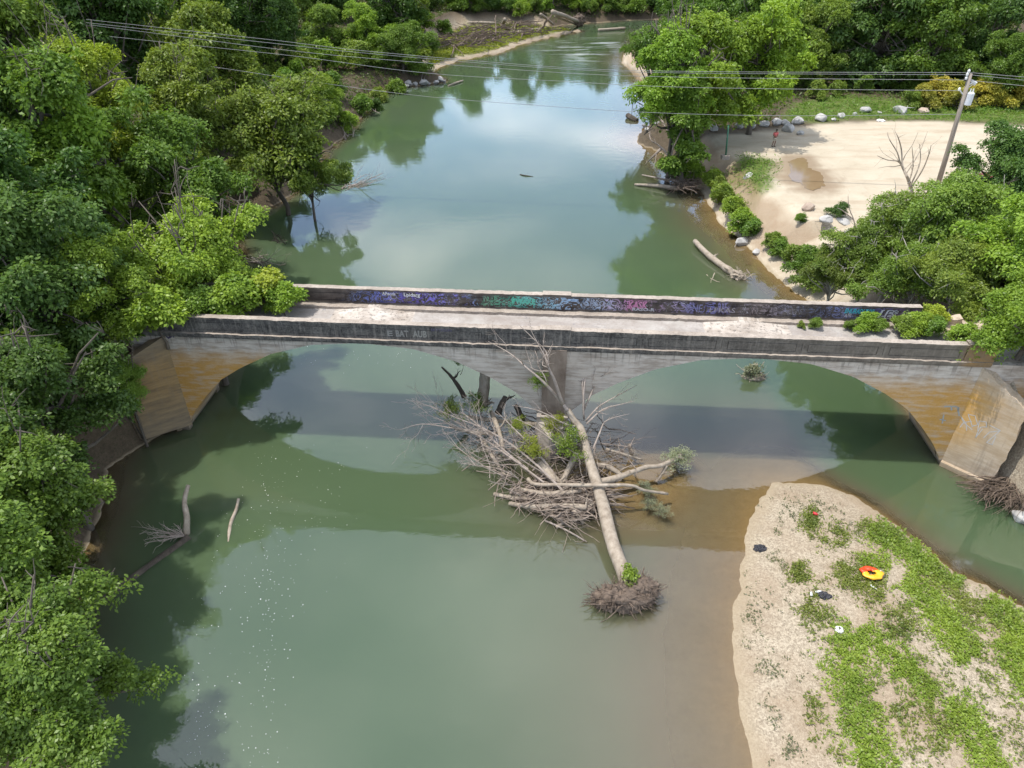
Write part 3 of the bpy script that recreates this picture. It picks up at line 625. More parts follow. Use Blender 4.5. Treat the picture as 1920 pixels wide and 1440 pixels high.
def spandrel(v0, v1, name):
    mb = MB(); n = len(us); vs = []
    for u, zb0 in zip(us, zb_): vs += [(u, v0, zb0), (u, v0, ST_), (u, v1, zb0), (u, v1, ST_)]
    fs = []
    for i in range(n - 1):
        a, b = 4 * i, 4 * i + 4
        fs += [(a, b, b + 1, a + 1), (b + 2, a + 2, a + 3, b + 3), (a + 2, b + 2, b, a), (a + 1, b + 1, b + 3, a + 3)]
    mb.add(vs, fs); return mb.build(name, MC['span'], bridge)
spandrel(0, .38, 'spandrel_wall'); spandrel(Wd - .38, Wd, 'spandrel_wall')
for c0 in (CL, CRT):
    mb = MB(); vs = []
    du = np.linspace(-11.24, 11.24, 60)
    if c0 == CL: du = du[du < 9.4]
    else: du = du[du > -9.55]
    for d in du:
        z0 = ZC - np.interp(abs(d), DROP[:, 0], DROP[:, 1]); vs += [(c0 + d, .38, z0), (c0 + d, Wd - .38, z0), (c0 + d, .38, z0 + .3), (c0 + d, Wd - .38, z0 + .3)]
    fs = []
    for i in range(len(du) - 1): a, b = 4 * i, 4 * i + 4; fs += [(a, a + 1, b + 1, b), (a + 2, b + 2, b + 3, a + 3)]
    mb.add(vs, fs); mb.build('arch_barrel', MC['span'], bridge, True)
mb = MB(); mb.box(-40, 75, .385, Wd - .385, 6.3, 6.60); mb.build('deck', MC['deck'], bridge)
mb = MB(); mb.rail(-7, 40.6, 3.48, 3.91, 6.604, 6.77, 0, 0, .016); mb.build('curb', MC['cap'], bridge)
mb = MB(); mb.box(-7, 42.2, .39, .72, 6.604, 6.74); mb.build('curb', MC['cap'], bridge)
mb = MB(); mb.box(19.45, 21.2, -.35, Wd + .35, -2.6, 2.35); 
mb.add([(19.45, -.35, -2.6), (20.3, -1.5, -2.6), (21.2, -.35, -2.6), (19.45, -.35, 2.0), (20.3, -1.5, 1.7), (21.2, -.35, 2.0)], [(0, 1, 4, 3), (1, 2, 5, 4), (3, 4, 5)])
pier = mb.build('pier', MC['span'], bridge)
mb = MB(); mb.box(19.7, 20.95, -.16, -.004, 2.0, 6.6); mb.build('pilaster', simple('stained_concrete', (.11, .08, .06), (.27, .22, .18), 1.6, .9, .4, (1, 1, .5)), bridge)
mb = MB(); mb.rail(-8, 42.4, -.14, .36, 6.622, 6.795, 0, 1, .016); mb.box(-8, 42.4, -.10, -.004, 6.52, 6.618); mb.build('cornice', [MC['par'], MC['cap']], bridge)
mb = MB(); mb.box(-8, 42.4, Wd - .36, Wd + .15, 6.622, 6.80, 0, 1); mb.build('cornice', [MC['par'], MC['cap']], bridge)
def parapet(u0, u1, v0, v1, mat, face, piers, name):
    """thin wall with grooved panels on the side facing the camera (v0)"""
    z0, z1 = 6.804, 7.70
    mb = MB(); mb.box(u0, u1, v0 + .035, v1, z0, z1 - .10)
    mb.rail(u0, u1, v0 - .03, v1 + .03, z1 - .098, z1 + .02, 0, 1)                      # coping
    mb.box(u0, u1, v0, v0 + .033, z1 - .25, z1 - .10); mb.box(u0, u1, v0, v0 + .033, z0, z0 + .14)
    k = u0 + .25
    n = max(1, round((u1 - u0) / 4.05)); L = (u1 - u0) / n
    for i in range(n):
        a = u0 + i * L
        mb.box(a + .004, a + .28, v0, v0 + .033, z0 + .143, z1 - .253); mb.box(a + L - .28, a + L - .02, v0, v0 + .033, z0 + .143, z1 - .253)
        mb.box(a + .325, a + L - .325, v0, v0 + .033, z0 + .185, z1 - .295)
    for a, b in piers: mb.box(a, b, v0 - .07, v1 + .07, z0 - .002, z1 + .09, 0, 1)
    return mb.build(name, [mat, MC['cap']], bridge)
par_n = parapet(-7.5, 41.0, .0, .34, MC['par'], 0, [(19.5, 21.1), (41.02, 42.45)], 'parapet')
par_f = parapet(-7.5, 40.3, 3.95, 4.30, MC['graf'], 0, [(19.5, 21.1)], 'parapet')
# collapsed end of the far parapet
random.seed(3)
mb = MB()
for a, b, z1 in ((40.45, 42.6, 7.15), (42.65, 44.3, 6.75)):
    n = 9; vs = []
    for i in range(n + 1):
        u = a + (b - a) * i / n; t = z1 + random.uniform(-.12, .12)
        vs += [(u, 3.92, 6.3), (u, 3.9 + random.uniform(-.03, .03), t), (u, 4.36, t + random.uniform(-.08, .08)), (u, 4.36, 6.3)]
    fs = [(4 * i + j, 4 * i + 4 + j, 4 * i + 4 + j + 1, 4 * i + j + 1) for i in range(n) for j in range(3)] + [(0, 1, 2, 3), (4 * n + 3, 4 * n + 2, 4 * n + 1, 4 * n)]
    mb.add(vs, fs)
mb.box(41.5, 43.6, 3.2, 3.86, 6.1, 6.78); mb.build('broken_parapet_end', MC['wing'], bridge)
def wallprism(name, a, b, th, zA, zB, z0, rag=0.0, foot=False):
    """upright wall from plan point a to b, thickness to its left, top height zA..zB"""
    a, b = Vector(a), Vector(b); d = (b - a); L = d.length; d.normalize(); nrm = Vector((-d.y, d.x)) * th
    nu, nzv = 10, 14; mb = MB(); fr = []; bk = []
    for j in range(nzv + 1):
        for i in range(nu + 1):
            t = i / nu; top = zA + (zB - zA) * t; z = z0 + (top - z0) * j / nzv
            p = a + d * L * t; q = p + nrm
            if i == nu and rag: p = p + d * (random.uniform(-rag, rag) - .04 * abs(j - 7) * 0); q = q + d * random.uniform(-rag, rag) - d * .12
            if j == nzv and rag: z += random.uniform(-.08, .05)
            fr.append((p.x, p.y, z)); bk.append((q.x, q.y, z))
    N = len(fr); W_ = nu + 1; fs = []
    for j in range(nzv):
        for i in range(nu):
            k = j * W_ + i; fs.append((k, k + 1, k + 1 + W_, k + W_)); fs.append((N + k + 1, N + k, N + k + W_, N + k + 1 + W_))
        k = j * W_; fs.append((N + k, k, k + W_, N + k + W_)); k += nu; fs.append((k, N + k, N + k + W_, k + W_))
    for i in range(nu): k = nzv * W_ + i; fs.append((k, k + 1, N + k + 1, N + k))
    mb.add(fr + bk, fs)
    if foot:
        o = -Vector((-d.y, d.x)) * .14
        f = [(a + o, -1.5), (b + o, -1.5), (b + o, .28), (a + o, .28), (a - o * .1, .34), (b - o * .1, .34)]
        mb.add([(p.x, p.y, z) for p, z in f], [(0, 1, 2, 3), (3, 2, 5, 4)])
    return mb.build(name, MC['wing'], bridge)
wwr = wallprism('wing_wall', (42.08, -.004), (43.95, -1.80), .6, 6.5, 5.0, -1.0, .10, True)
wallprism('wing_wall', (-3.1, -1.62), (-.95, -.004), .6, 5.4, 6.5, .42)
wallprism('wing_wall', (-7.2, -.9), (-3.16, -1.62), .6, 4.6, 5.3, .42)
mb = MB(); mb.tube([(-3.13, -1.66, .5), (-3.3, -1.66, 1.6), (-3.55, -1.62, 2.2), (-3.5, -1.62, 3.1), (-3.9, -1.52, 4.2)], [.05, .03, .05, .03, .04], 5); mb.build('crack', M_dark, bridge)

def bray(px, py, v):
    d = ray(px, py); evx, evy = -BS, BC; ox, oy = BO[0] + evx * v, BO[1] + evy * v
    t = (ox * evx + oy * evy) / (d[0] * evx + d[1] * evy); X, Y = d[0] * t, d[1] * t
    return ((X - BO[0]) * BC + (Y - BO[1]) * BS, HC + d[2] * t)
def words(txt, u0, u1, z0, h, v, col, name, parent, bold=.0, shear=0.0):
    cu = bpy.data.curves.new('t', 'FONT'); cu.body = txt; cu.size = 1; cu.offset = bold; cu.shear = shear; cu.resolution_u = 2
    o = bpy.data.objects.new('t', cu); COL.objects.link(o)
    me = bpy.data.meshes.new_from_object(o.evaluated_get(bpy.context.evaluated_depsgraph_get())); bpy.data.objects.remove(o)
    co = np.empty(len(me.vertices) * 3, np.float32); me.vertices.foreach_get('co', co); co = co.reshape(-1, 3)
    lo, hi = co.min(0), co.max(0); x = u0 + (co[:, 0] - lo[0]) / (hi[0] - lo[0]) * (u1 - u0); z = z0 + (co[:, 1] - lo[1]) / (hi[1] - lo[1]) * h
    co = np.stack([x, np.full_like(x, v), z], 1); me.vertices.foreach_set('co', co.ravel().astype(np.float32)); me.update()
    me.materials.clear(); return link(name, me, paint('paint_' + name + txt[:2], col), parent)
a, b = bray(726, 624, 0)[0], bray(736, 624, 0)[0]; words('E', a, b, 7.0, .34, -.006, (.24, .23, .22), 'painted_letters', par_n, .03)
a, b = bray(742, 624, 0)[0], bray(766, 624, 0)[0]; words('BAT', a, b, 6.98, .40, -.006, (.24, .23, .22), 'painted_letters', par_n, .03)
a, b = bray(774, 626, 0)[0], bray(800, 626, 0)[0]; words('AUB', a, b, 6.98, .42, -.006, (.26, .25, .23), 'painted_letters', par_n, .03)
a, b = bray(808, 612, 0)[0], bray(846, 612, 0)[0]; words('EKTYSOUN', a, b, 7.40, .16, -.006, (.10, .09, .16), 'painted_letters', par_n, .01)
V = 3.942
a, b = bray(716, 548, V)[0], bray(741, 548, V)[0]; words('APeods', a, b, 7.38, .20, V, (.62, .62, .62), 'graffiti_tag', par_f, .015)
a, b = bray(757, 550, V)[0], bray(787, 550, V)[0]; words('Lpidarg', a, b, 7.28, .30, V, (.70, .70, .68), 'graffiti_tag', par_f, .02)
a, b = bray(1585, 580, V)[0], bray(1640, 583, V)[0]; words('ENURADLTOR', a, b, 7.22, .30, V, (.06, .42, .52), 'graffiti_tag', par_f, .03, .2)
a, b = bray(1648, 585, V)[0], bray(1684, 588, V)[0]; words('LES', a, b, 6.98, .52, V, (.55, .56, .60), 'graffiti_tag', par_f, .08, .25)
words('LES', a + .12, b - .04, 7.02, .44, V - .004, (.04, .03, .06), 'graffiti_tag', par_f, .005, .25)
a, b = bray(1690, 592, V)[0], bray(1724, 594, V)[0]; words('KOSCOM', a, b, 6.99, .18, V, (.30, .12, .14), 'graffiti_tag', par_f, .02)
words('LUKASIMA', a, b, 7.26, .17, V, (.30, .27, .34), 'graffiti_tag', par_f, .0)
a, b = bray(1584, 588, V)[0], bray(1597, 588, V)[0]; words('AN', a, b, 6.97, .22, V, (.5, .48, .5), 'graffiti_tag', par_f, .0)
a, b = bray(1180, 560, V)[0], bray(1216, 562, V)[0]; words('KASK', a, b, 7.05, .48, V, (.50, .20, .34), 'graffiti_tag', par_f, .03)
a, b = bray(1186, 575, V)[0], bray(1228, 577, V)[0]; words('RASO-R', a, b, 6.93, .2, V - .004, (.42, .42, .46), 'graffiti_tag', par_f, .03)
a, b = bray(1096, 556, V)[0], bray(1148, 560, V)[0]; words('CRSOA', a, b, 7.12, .38, V, (.27, .30, .37), 'graffiti_tag', par_f, .02)
a, b = bray(966, 552, V)[0], bray(1004, 554, V)[0]; words('WAKE', a, b, 7.10, .36, V, (.12, .48, .36), 'graffiti_tag', par_f, .05)
a, b = bray(1288, 570, V)[0], bray(1318, 572, V)[0]; words('DNE', a, b, 6.98, .48, V, (.18, .18, .32), 'graffiti_tag', par_f, .0)
a, b = bray(1332, 573, V)[0], bray(1380, 576, V)[0]; words('LFKAS', a, b, 7.0, .3, V, (.30, .28, .30), 'graffiti_tag', par_f, .0)
def stroke(mb, pts, wdt, z_off, nrm):
    for p, q in zip(pts[:-1], pts[1:]):
        p, q = Vector(p), Vector(q); d = (q - p).normalized(); s = d.cross(nrm).normalized() * wdt; e = d * wdt * .6
        o = nrm * z_off
        mb.add([p - s - e + o, q - s + e + o, q + s + e + o, p + s - e + o], [(0, 1, 2, 3)])
def plane_local(px, py, a, b):
    """bridge-local point where the pixel ray meets the upright plane through plan points a, b"""
    A, B = Vector(b2w(*a)), Vector(b2w(*b)); n = Vector((-(B - A).y, (B - A).x)); d = ray(px, py)
    t = A.dot(n) / (d[0] * n.x + d[1] * n.y); X, Y, Z = d[0] * t, d[1] * t, HC + d[2] * t
    return Vector(((X - BO[0]) * BC + (Y - BO[1]) * BS, -(X - BO[0]) * BS + (Y - BO[1]) * BC, Z))
wa, wb = (42.08, -.004), (43.95, -1.80); wd = (Vector(wb) - Vector(wa)).normalized(); wn = Vector((wd.y, -wd.x, 0))
tagm = MB()
for st in ([(362, 785), (385, 835), (360, 868)], [(385, 835), (440, 828)], [(405, 890), (403, 845), (372, 800)], [(385, 835), (442, 884)],
           [(445, 866), (415, 780), (462, 790), (480, 850), (440, 862)], [(480, 890), (490, 825), (537, 832), (540, 866), (500, 866)], [(500, 866), (480, 900), (465, 938), (512, 880)],
           [(562, 855), (632, 890), (540, 970), (577, 985), (602, 930)], [(520, 938), (560, 900), (630, 892)]):
    stroke(tagm, [plane_local(1700 + x / 3.6, 560 + y / 3.6, wa, wb) for x, y in st], .020, .006, wn)
tagm.build('graffiti_tag', paint('white_spray', (.50, .49, .48)), wwr)
tagm = MB()
for st in ([(255, 728), (330, 728), (352, 735), (345, 760)], [(300, 728), (303, 752)], [(240, 840), (250, 785)], [(225, 815), (262, 822)], [(345, 740), (355, 790)]):
    stroke(tagm, [Vector((*[bray(1700 + x / 3.6, 560 + y / 3.6, 0)[0], 0], bray(1700 + x / 3.6, 560 + y / 3.6, 0)[1])) for x, y in st], .035, .006, Vector((0, -1, 0)))
tagm.build('graffiti_tag', paint('grey_spray', (.33, .36, .36)), bridge)
tagm = MB()
for st in ([(312, 627), (319, 631), (316, 634), (311, 630)], [(318, 633), (324, 629), (326, 632)]):
    stroke(tagm, [Vector((*[bray(x, y, 0)[0], 0], bray(x, y, 0)[1])) for x, y in st], .04, .006, Vector((0, -1, 0)))
tagm.build('graffiti_tag', paint('violet_spray', (.07, .05, .13)), bridge)

# ------------------------------------------------------------------ driftwood jam against the pier
random.seed(21)
def PX(lst): return [pz(*q) for q in lst]
def log(name, pts, r0, r1, mat, label, cat='log', group=None, n=9, k=4, wob=.0, twigs=0, tl=.5, parent=None):
    P = spline(PX(pts), k) if len(pts) > 2 else wiggle(pz(*pts[0]), pz(*pts[1]), 6, .03)
    m = len(P); mb = MB()
    mb.tube(P, [max(.012, (r0 + (r1 - r0) * i / (m - 1)) * (1 + random.uniform(-.07, .07))) for i in range(m)], n, 0, .07)
    for q in range(twigs):
        t = random.uniform(.25, 1) * (m - 1); i = min(int(t), m - 2); p = P[i].lerp(P[i + 1], t - i)
        e = p + Vector((random.gauss(0, 1), random.gauss(0, 1), abs(random.gauss(0, .7)))) * tl
        twiggy(mb, wiggle(p, e, 3, .2), max(.02, r1 * .5), .008, 1, 4)
    o = mb.build(name, mat, parent, True)
    if label: tag(o, label, cat, group)
    return o
# the big fallen tree
ft = tag(empty('fallen_tree', pz(1170, 1090, 0)), 'long fallen tree with pale trunk and root plate, its dead crown leaning on the pier', 'dead tree')
fl = ft.location.copy()
def child(mb, name, mat, parent=ft, smooth=True):
    o = mb.build(name, mat, parent, smooth)
    if parent is ft: o.matrix_parent_inverse = Matrix.Translation(-fl)
    return o
trunk_px = [(1176, 1096, .15), (1168, 1070, .45), (1148, 1017, .75), (1126, 930, 1.2), (1112, 886, 1.55), (1096, 832, 2.1), (1090, 806, 2.4), (1076, 788, 2.8), (1064, 768, 3.3)]
T = spline(PX(trunk_px), 4); mb = MB(); k = len(T)
mb.tube(T, [.34 - .04 * (i / k) if i < k * .3 else .325 - .19 * ((i / k - .3) / .7) for i in range(k)], 12, 0, .035); child(mb, 'trunk', M_dead)
for br in ([(1064, 770, 3.3), (1053, 755, 3.7), (1032, 730, 4.7), (1010, 708, 5.4), (985, 688, 6.0), (962, 667, 6.5), (938, 652, 6.8), (915, 640, 7.1)],
           [(1055, 758, 3.6), (1047, 735, 4.6), (1039, 711, 5.4), (1029, 690, 6.1), (1021, 667, 6.7), (1006, 640, 7.4), (992, 612, 8.1)],
           [(1028, 688, 6.2), (1024, 660, 6.8), (1000, 635, 7.5), (970, 606, 8.2)],
           [(1095, 786, 2.6), (1094, 744, 3.9), (1101, 693, 5.2), (1120, 672, 5.7), (1134, 658, 6.0), (1147, 640, 6.3)],
           [(1097, 765, 3.2), (1092, 720, 4.5), (1100, 690, 5.3), (1112, 660, 6.0), (1118, 645, 6.4)],
           [(1112, 842, 1.9), (1125, 810, 2.3), (1134, 791, 2.6), (1155, 782, 2.8), (1180, 776, 2.9)],
           [(1098, 790, 2.6), (1120, 765, 3.3), (1141, 751, 3.6), (1165, 738, 3.9), (1194, 722, 4.2)],
           [(1094, 770, 3.0), (1110, 735, 4.0), (1122, 700, 5.0), (1128, 668, 5.8), (1122, 640, 6.5)], [(1100, 795, 2.6), (1130, 768, 3.2), (1165, 758, 3.4), (1190, 752, 3.5)],
           [(1106, 862, 1.8), (1080, 850, 2.1), (1040, 828, 2.6), (1000, 800, 3.1), (960, 782, 3.2)],
           [(1090, 800, 2.4), (1060, 795, 2.9), (1010, 770, 3.6), (960, 760, 3.8)]):
    mb = MB(); twiggy(mb, spline(PX(br), 3), .12 if len(br) > 6 else .055, .009, 2, 6, 1.6, .36, .1); child(mb, 'branch', M_twig)
# root plate
def rootmass(c, rx, ry, rz, nroot, seed, mb, L=.5):
    rg = random.Random(seed); bm = bmesh.new(); bmesh.ops.create_icosphere(bm, subdivisions=4, radius=1)
    vs = []
    for v in bm.verts:
        n = mnoise.fractal(v.co * 2.1 + Vector((seed, 0, 0)), 1, 2, 4) * .34 + mnoise.noise(v.co * 7 + Vector((0, seed, 0))) * .12
        q = v.co * (1 + n); vs.append((c.x + q.x * rx, c.y + q.y * ry, max(c.z + q.z * rz, -.5)))
    mb.add(vs, [tuple(v.index for v in f.verts) for f in bm.faces]); bm.free()
    for i in range(nroot):
        d = Vector((rg.gauss(0, 1), rg.gauss(0, 1), rg.gauss(.25, .8))).normalized()
        p = c + Vector((d.x * rx, d.y * ry, d.z * rz)) * .95; 
        if p.z < -.05: continue
        t = Vector((rg.gauss(0, 1), rg.gauss(0, 1), rg.gauss(0, .8))); e = p + (d * .7 + t * .6) * L * rg.uniform(.3, 1.1)
        r = rg.choice([.012, .014, .018, .03]); mb.tube(wiggle(p - d * .1, e, 4, .25), [r, r * .5], 4)
mb = MB(); c = pz(1172, 1122, .30); rootmass(c, 1.25, .62, .55, 420, 3, mb, .45); rootmass(c + Vector((.85, .3, .32)), .62, .45, .48, 180, 4, mb, .35); rootmass(c + Vector((-.85, .0, -.1)), .62, .5, .36, 180, 5, mb, .42)
for q in range(10):
    e = c + Vector((random.uniform(-2.0, 2.1), random.uniform(-1.3, .6), random.uniform(-.1, .9))); mb.tube(wiggle(c + Vector((0, -.3, .2)), e, 5, .15), [.05, .012], 5)
rp = child(mb, 'root_plate', M_root)
tp("sapling", 'weed', 1178, 1082, .85, .5, BRI, 'small bright green sapling sprouting on the root plate of the fallen tree', cat='plant', ground=.3)
# larger driftwood, one object each
DL_ = [
 ('driftwood_log', [(910, 699, 3.3), (908, 725, 2.6), (903, 762, 1.5)], .30, .34, M_dead, 'thick pale sawn log standing tilted at the back left of the jam'),
 ('snag', [(828, 688, 3.3), (845, 705, 2.7), (860, 725, 2.1), (871, 745, 1.5)], .05, .17, M_dark, 'thin dark snag pointing up left from the jam'),
 ('snag', [(948, 744, 2.6), (940, 760, 2.1), (934, 775, 1.6)], .15, .20, M_dark, 'short black charred stub right of the pale sawn log'),
 ('snag', [(966, 759, 2.3), (973, 772, 1.9), (980, 788, 1.4)], .13, .20, M_dark, 'dark pointed slab of wood next to the pier'),
 ('driftwood_log', [(921, 772, 1.9), (937, 813, 1.6), (946, 856, 1.2)], .14, .11, M_dead, 'straight pale log running down the left side of the jam'),
 ('driftwood_log', [(906, 828, .9), (926, 860, .8), (948, 893, .6)], .13, .08, M_dead, 'slim log sloping to the water on the left flank of the jam'),
 ('driftwood_log', [(1014, 868, 1.1), (1030, 890, .9), (1048, 910, .7)], .30, .26, M_dead, 'short thick grey log in the middle of the jam'),
 ('driftwood_log', [(1080, 852, 1.4), (1067, 878, 1.1), (1054, 905, .8)], .19, .14, M_dead, 'short log slanting left beside the fallen trunk'),
 ('driftwood_log', [(990, 898, .8), (1003, 908, .85), (1050, 909, 1.1), (1119, 910, 1.7), (1181, 910, 1.6), (1207, 919, 1.2), (1252, 926, .6)], .11, .07, M_dead, 'long bent pole crossing over the fallen trunk to the right'),
 ('driftwood_log', [(1120, 905, .9), (1159, 895, 1.0), (1185, 885, 1.1), (1212, 876, 1.1), (1242, 872, 1.0), (1278, 852, .9)], .18, .10, M_dead, 'smooth pale branch curving right towards the grey shrub'),
 ('driftwood_log', [(1250, 873, .9), (1240, 890, .5), (1230, 904, .1)], .08, .07, M_dead, 'short prop under the smooth pale curved branch'),
 ('driftwood_log', [(1118, 872, .8), (1140, 876, .7), (1165, 890, .4)], .17, .14, M_dead, 'thick branch stub on the right of the fallen trunk'),
 ('driftwood_log', [(1136, 842, .8), (1170, 852, .6), (1204, 862, .2)], .09, .06, M_dead, 'thin pale pole lying right of the jam above the sand shoal'),
 ('driftwood_log', [(1180, 833, .9), (1184, 852, .2)], .10, .10, M_dead, 'small upright post end right of the jam'),
 ('driftwood_log', [(926, 926, .1), (952, 932, .15), (992, 936, .35)], .10, .12, M_dead, 'low log whose tip pokes left out over the water'),
 ('driftwood_log', [(1043, 989, .15), (1068, 972, .35), (1094, 955, .6), (1120, 940, .8)], .08, .10, M_dead, 'pole sloping from the fallen trunk down to the water, lowest on the jam'),
 ('driftwood_log', [(1022, 976, .15), (1060, 993, .2), (1100, 1016, .05)], .05, .035, M_twig, 'thin stick trailing in the water left of the fallen trunk'),
 ('driftwood_log', [(1071, 952, .7), (1083, 966, .5), (1094, 981, .15)], .12, .08, M_dead, 'short knobby piece beside the fallen trunk above the water'),
 ('driftwood_log', [(955, 944, .2), (1000, 950, .5), (1060, 948, .7), (1100, 952, .8)], .11, .15, M_dead, 'dark brown log along the front edge of the jam'),
 ('driftwood_log', [(975, 918, .5), (1030, 926, .8), (1090, 920, 1.0)], .13, .12, M_dead, 'log lying level across the front of the jam'),
 ('driftwood_log', [(880, 782, 1.3), (940, 790, 1.5), (1010, 796, 1.6)], .12, .13, M_dead, 'weathered log across the back of the jam before the pier'),
 ('driftwood_log', [(846, 800, .8), (880, 810, .9), (925, 814, 1.1)], .08, .11, M_dead, 'reddish branch lying along the left back edge of the jam'),
]
for nme, pts, r0, r1, mt, lab in DL_: log(nme, pts, r0, r1, mt, lab, 'snag' if nme == 'snag' else 'log', twigs=2)
# sticks and brush in between: nobody could count them
def inpoly(px, py, poly):
    c = False; j = len(poly) - 1
    for i in range(len(poly)):
        if (poly[i][1] > py) != (poly[j][1] > py) and px < (poly[j][0] - poly[i][0]) * (py - poly[i][1]) / (poly[j][1] - poly[i][1]) + poly[i][0]: c = not c
        j = i
    return c
JAM = [(860, 790), (900, 768), (985, 770), (1060, 770), (1110, 790), (1165, 815), (1195, 850), (1150, 880), (1135, 940), (1110, 968), (1065, 985), (1020, 962), (965, 945), (935, 905), (905, 850), (870, 820)]
FRONT = [(950, 915), (1010, 900), (1120, 905), (1135, 945), (1100, 965), (1060, 980), (1015, 962), (965, 945)]
mb = MB(); random.seed(5)
def sticks(poly, n, L, zr, rr, bias=None):
    x0, x1 = min(p[0] for p in poly), max(p[0] for p in poly); y0, y1 = min(p[1] for p in poly), max(p[1] for p in poly); k = 0
    while k < n:
        x, y = random.uniform(x0, x1), random.uniform(y0, y1)
        if not inpoly(x, y, poly): continue
        k += 1; p = pz(x, y, random.uniform(*zr)); a = random.gauss(*bias) if bias else random.uniform(0, 6.28)
        l = L * random.uniform(.35, 1.2); e = p + Vector((math.cos(a), math.sin(a), random.gauss(0, .18))) * l
        if e.z < .02: e.z = .02
        r = random.choice(rr); mb.tube(wiggle(p, e, 4, .12), [r, r * .5], 4)
sticks(JAM, 420, 2.0, (.1, 1.3), [.009, .012, .016, .022, .04]); sticks(FRONT, 460, 1.6, (.05, .75), [.014, .018, .03, .045, .06], (.15, .5))
tag(mb.build('driftwood_tangle', M_drift, None, True), 'tangle of brown sticks packed between the logs of the driftwood jam', 'driftwood', kind='stuff')
mb = MB(); random.seed(15)
for br in ([(1060, 925, .9), (1010, 875, 1.5), (955, 831, 2.0), (904, 802, 2.5), (857, 784, 2.7), (806, 762, 2.6)], [(1020, 905, .9), (960, 860, 1.4), (890, 813, 1.7), (842, 802, 1.7), (791, 795, 1.5), (750, 806, 1.2)],
           [(990, 880, 1.0), (940, 840, 1.7), (900, 800, 2.2), (860, 770, 2.4), (830, 760, 2.4)], [(960, 890, .6), (930, 878, .8), (890, 872, .6), (862, 868, .3)], [(1040, 890, 1.0), (1000, 840, 1.8), (960, 800, 2.4), (930, 770, 2.8)]):
    twiggy(mb, spline(PX(br), 3), .065, .009, 2, 5, 2.4, .34, .15)
for q in range(26):
    a = pz(random.uniform(880, 1120), random.uniform(800, 930), random.uniform(.6, 1.4)); e = a + Vector((random.gauss(-.9, 1.1), random.gauss(.5, .9), random.uniform(.5, 1.9))); twiggy(mb, wiggle(a, e, 4, .14), .024, .007, 2, 4, 1.9, .45, .2)
brush = tag(mb.build('fallen_branch', M_twig), 'spray of thin grey dead branches fanning out left over the water from the jam', 'branch')
# live leaves on the jam
for i, (px, py, z, r, col, lab) in enumerate([
    (1068, 835, 2.3, .95, BRI, 'dense bright green sprouts beside the fallen trunk in the middle of the jam'), (1040, 800, 2.6, .7, YEL, 'yellowish leafy sprouts above the middle of the jam'),
    (1000, 842, 2.0, .7, YEL, 'sparse yellow green sprouts left of the dense ones on the jam'), (845, 770, 2.2, .8, OLV, 'thin leafy sprouts at the left end of the dead branch spray'),
    (862, 672, 5.2, .65, MID, 'hanging green leaves in front of the left arch'), (1010, 715, 4.9, .55, BRI, 'small green leaf cluster on the leaning branch before the pier'),
    (895, 760, 2.5, .7, OLV, 'leafy sprouts around the foot of the pale sawn log'), (970, 800, 2.0, .6, YEL, 'small sprouts behind the brown stick tangle')]):
    o = tp('leafy_sprout', 'sprout', px, py, z, r * 1.2, tuple(q * .68 for q in col), lab, cat='plant', ground=z - r * .9)
for px, py, r, lab in ((1272, 860, 1.05, 'grey green willow shrub growing at the right end of the driftwood jam'), (1213, 918, .6, 'small blue green weed in the shallows right of the fallen trunk'),
                       (1218, 945, .5, 'grey weed standing in the shallows nearest the root plate side'), (1241, 958, .5, 'little green weed, rightmost of the three in the shallows')):
    tp('shrub', 'sprout', px, py, .35 + r * .3, r, GRY, lab, cat='bush', ground=-.05, flat=.8)

# ------------------------------------------------------------------ snags and logs elsewhere in the water
log('snag', [(353, 910, 1.55), (346, 940, 1.15), (350, 970, .75), (350, 1004, -.1)], .10, .17, M_dead, 'pale broken snag standing upright in the dark water by the left bank', 'snag', n=9)
mb = MB(); random.seed(31)
for q in range(16): 
    a = pz(345, 1005, .1); e = pz(random.uniform(268, 335), random.uniform(982, 1020), random.uniform(.1, .7)); twiggy(mb, wiggle(a, e, 4, .12), .03, .01, 1, 4, 2.4, .5)
tag(mb.build('brush_heap', M_twig), 'low heap of grey twigs beside the pale upright snag', 'branch')
log('sunken_log', [(354, 1008, -.03), (300, 1050, -.12), (235, 1095, -.08), (165, 1140, .06)], .20, .24, M_dark, 'long half sunken dark log from the left bank to the pale snag', 'log')
log('sunken_branch', [(447, 935, .35), (443, 955, .12), (432, 985, -.02), (426, 1040, -.12), (412, 1110, -.25), (395, 1165, -.4)], .07, .12, M_dead, 'long bent branch rising from the green water right of the pale snag', 'branch')
log('driftwood_log', [(1303, 452, .5), (1325, 475, .38), (1350, 495, .3), (1372, 510, .25), (1390, 519, .2)], .22, .34, M_dead, 'pale driftwood log lying in the shallows off the beach upstream of the bridge', 'log', twigs=2)
mb = MB(); rootmass(pz(1384, 517, .2), .55, .5, .4, 70, 8, mb, .6); tag(mb.build('root_tangle', M_dead), 'small root tangle at the thick end of the pale log in the shallows', 'driftwood')
mb = MB()
for a, b in (((1325, 515, 0), (1350, 528, .25)), ((1340, 512, .3), (1335, 530, .05)), ((1400, 505, .5), (1412, 522, .1)), ((1395, 525, .1), (1412, 512, .5))): mb.tube(wiggle(pz(*a), pz(*b), 4, .1), [.05, .02], 5)
tag(mb.build('stick_cluster', M_dead), 'thin pale sticks in the shallows beside the root tangle', 'branch', kind='stuff')
mb = MB(); mb.tube(PX([(1404, 700, .2), (1412, 688, .7), (1421, 683, .9)]), [.28, .22, .10], 8, 0, .12); mb.tube(PX([(1408, 693, .3), (1406, 690, .55)]), [.08, .05], 6); mb.tube(PX([(1420, 698, .3), (1433, 678, 1.0)]), [.03, .02], 5); rootmass(pz(1414, 706, .05), .7, .5, .3, 60, 9, mb, .4)
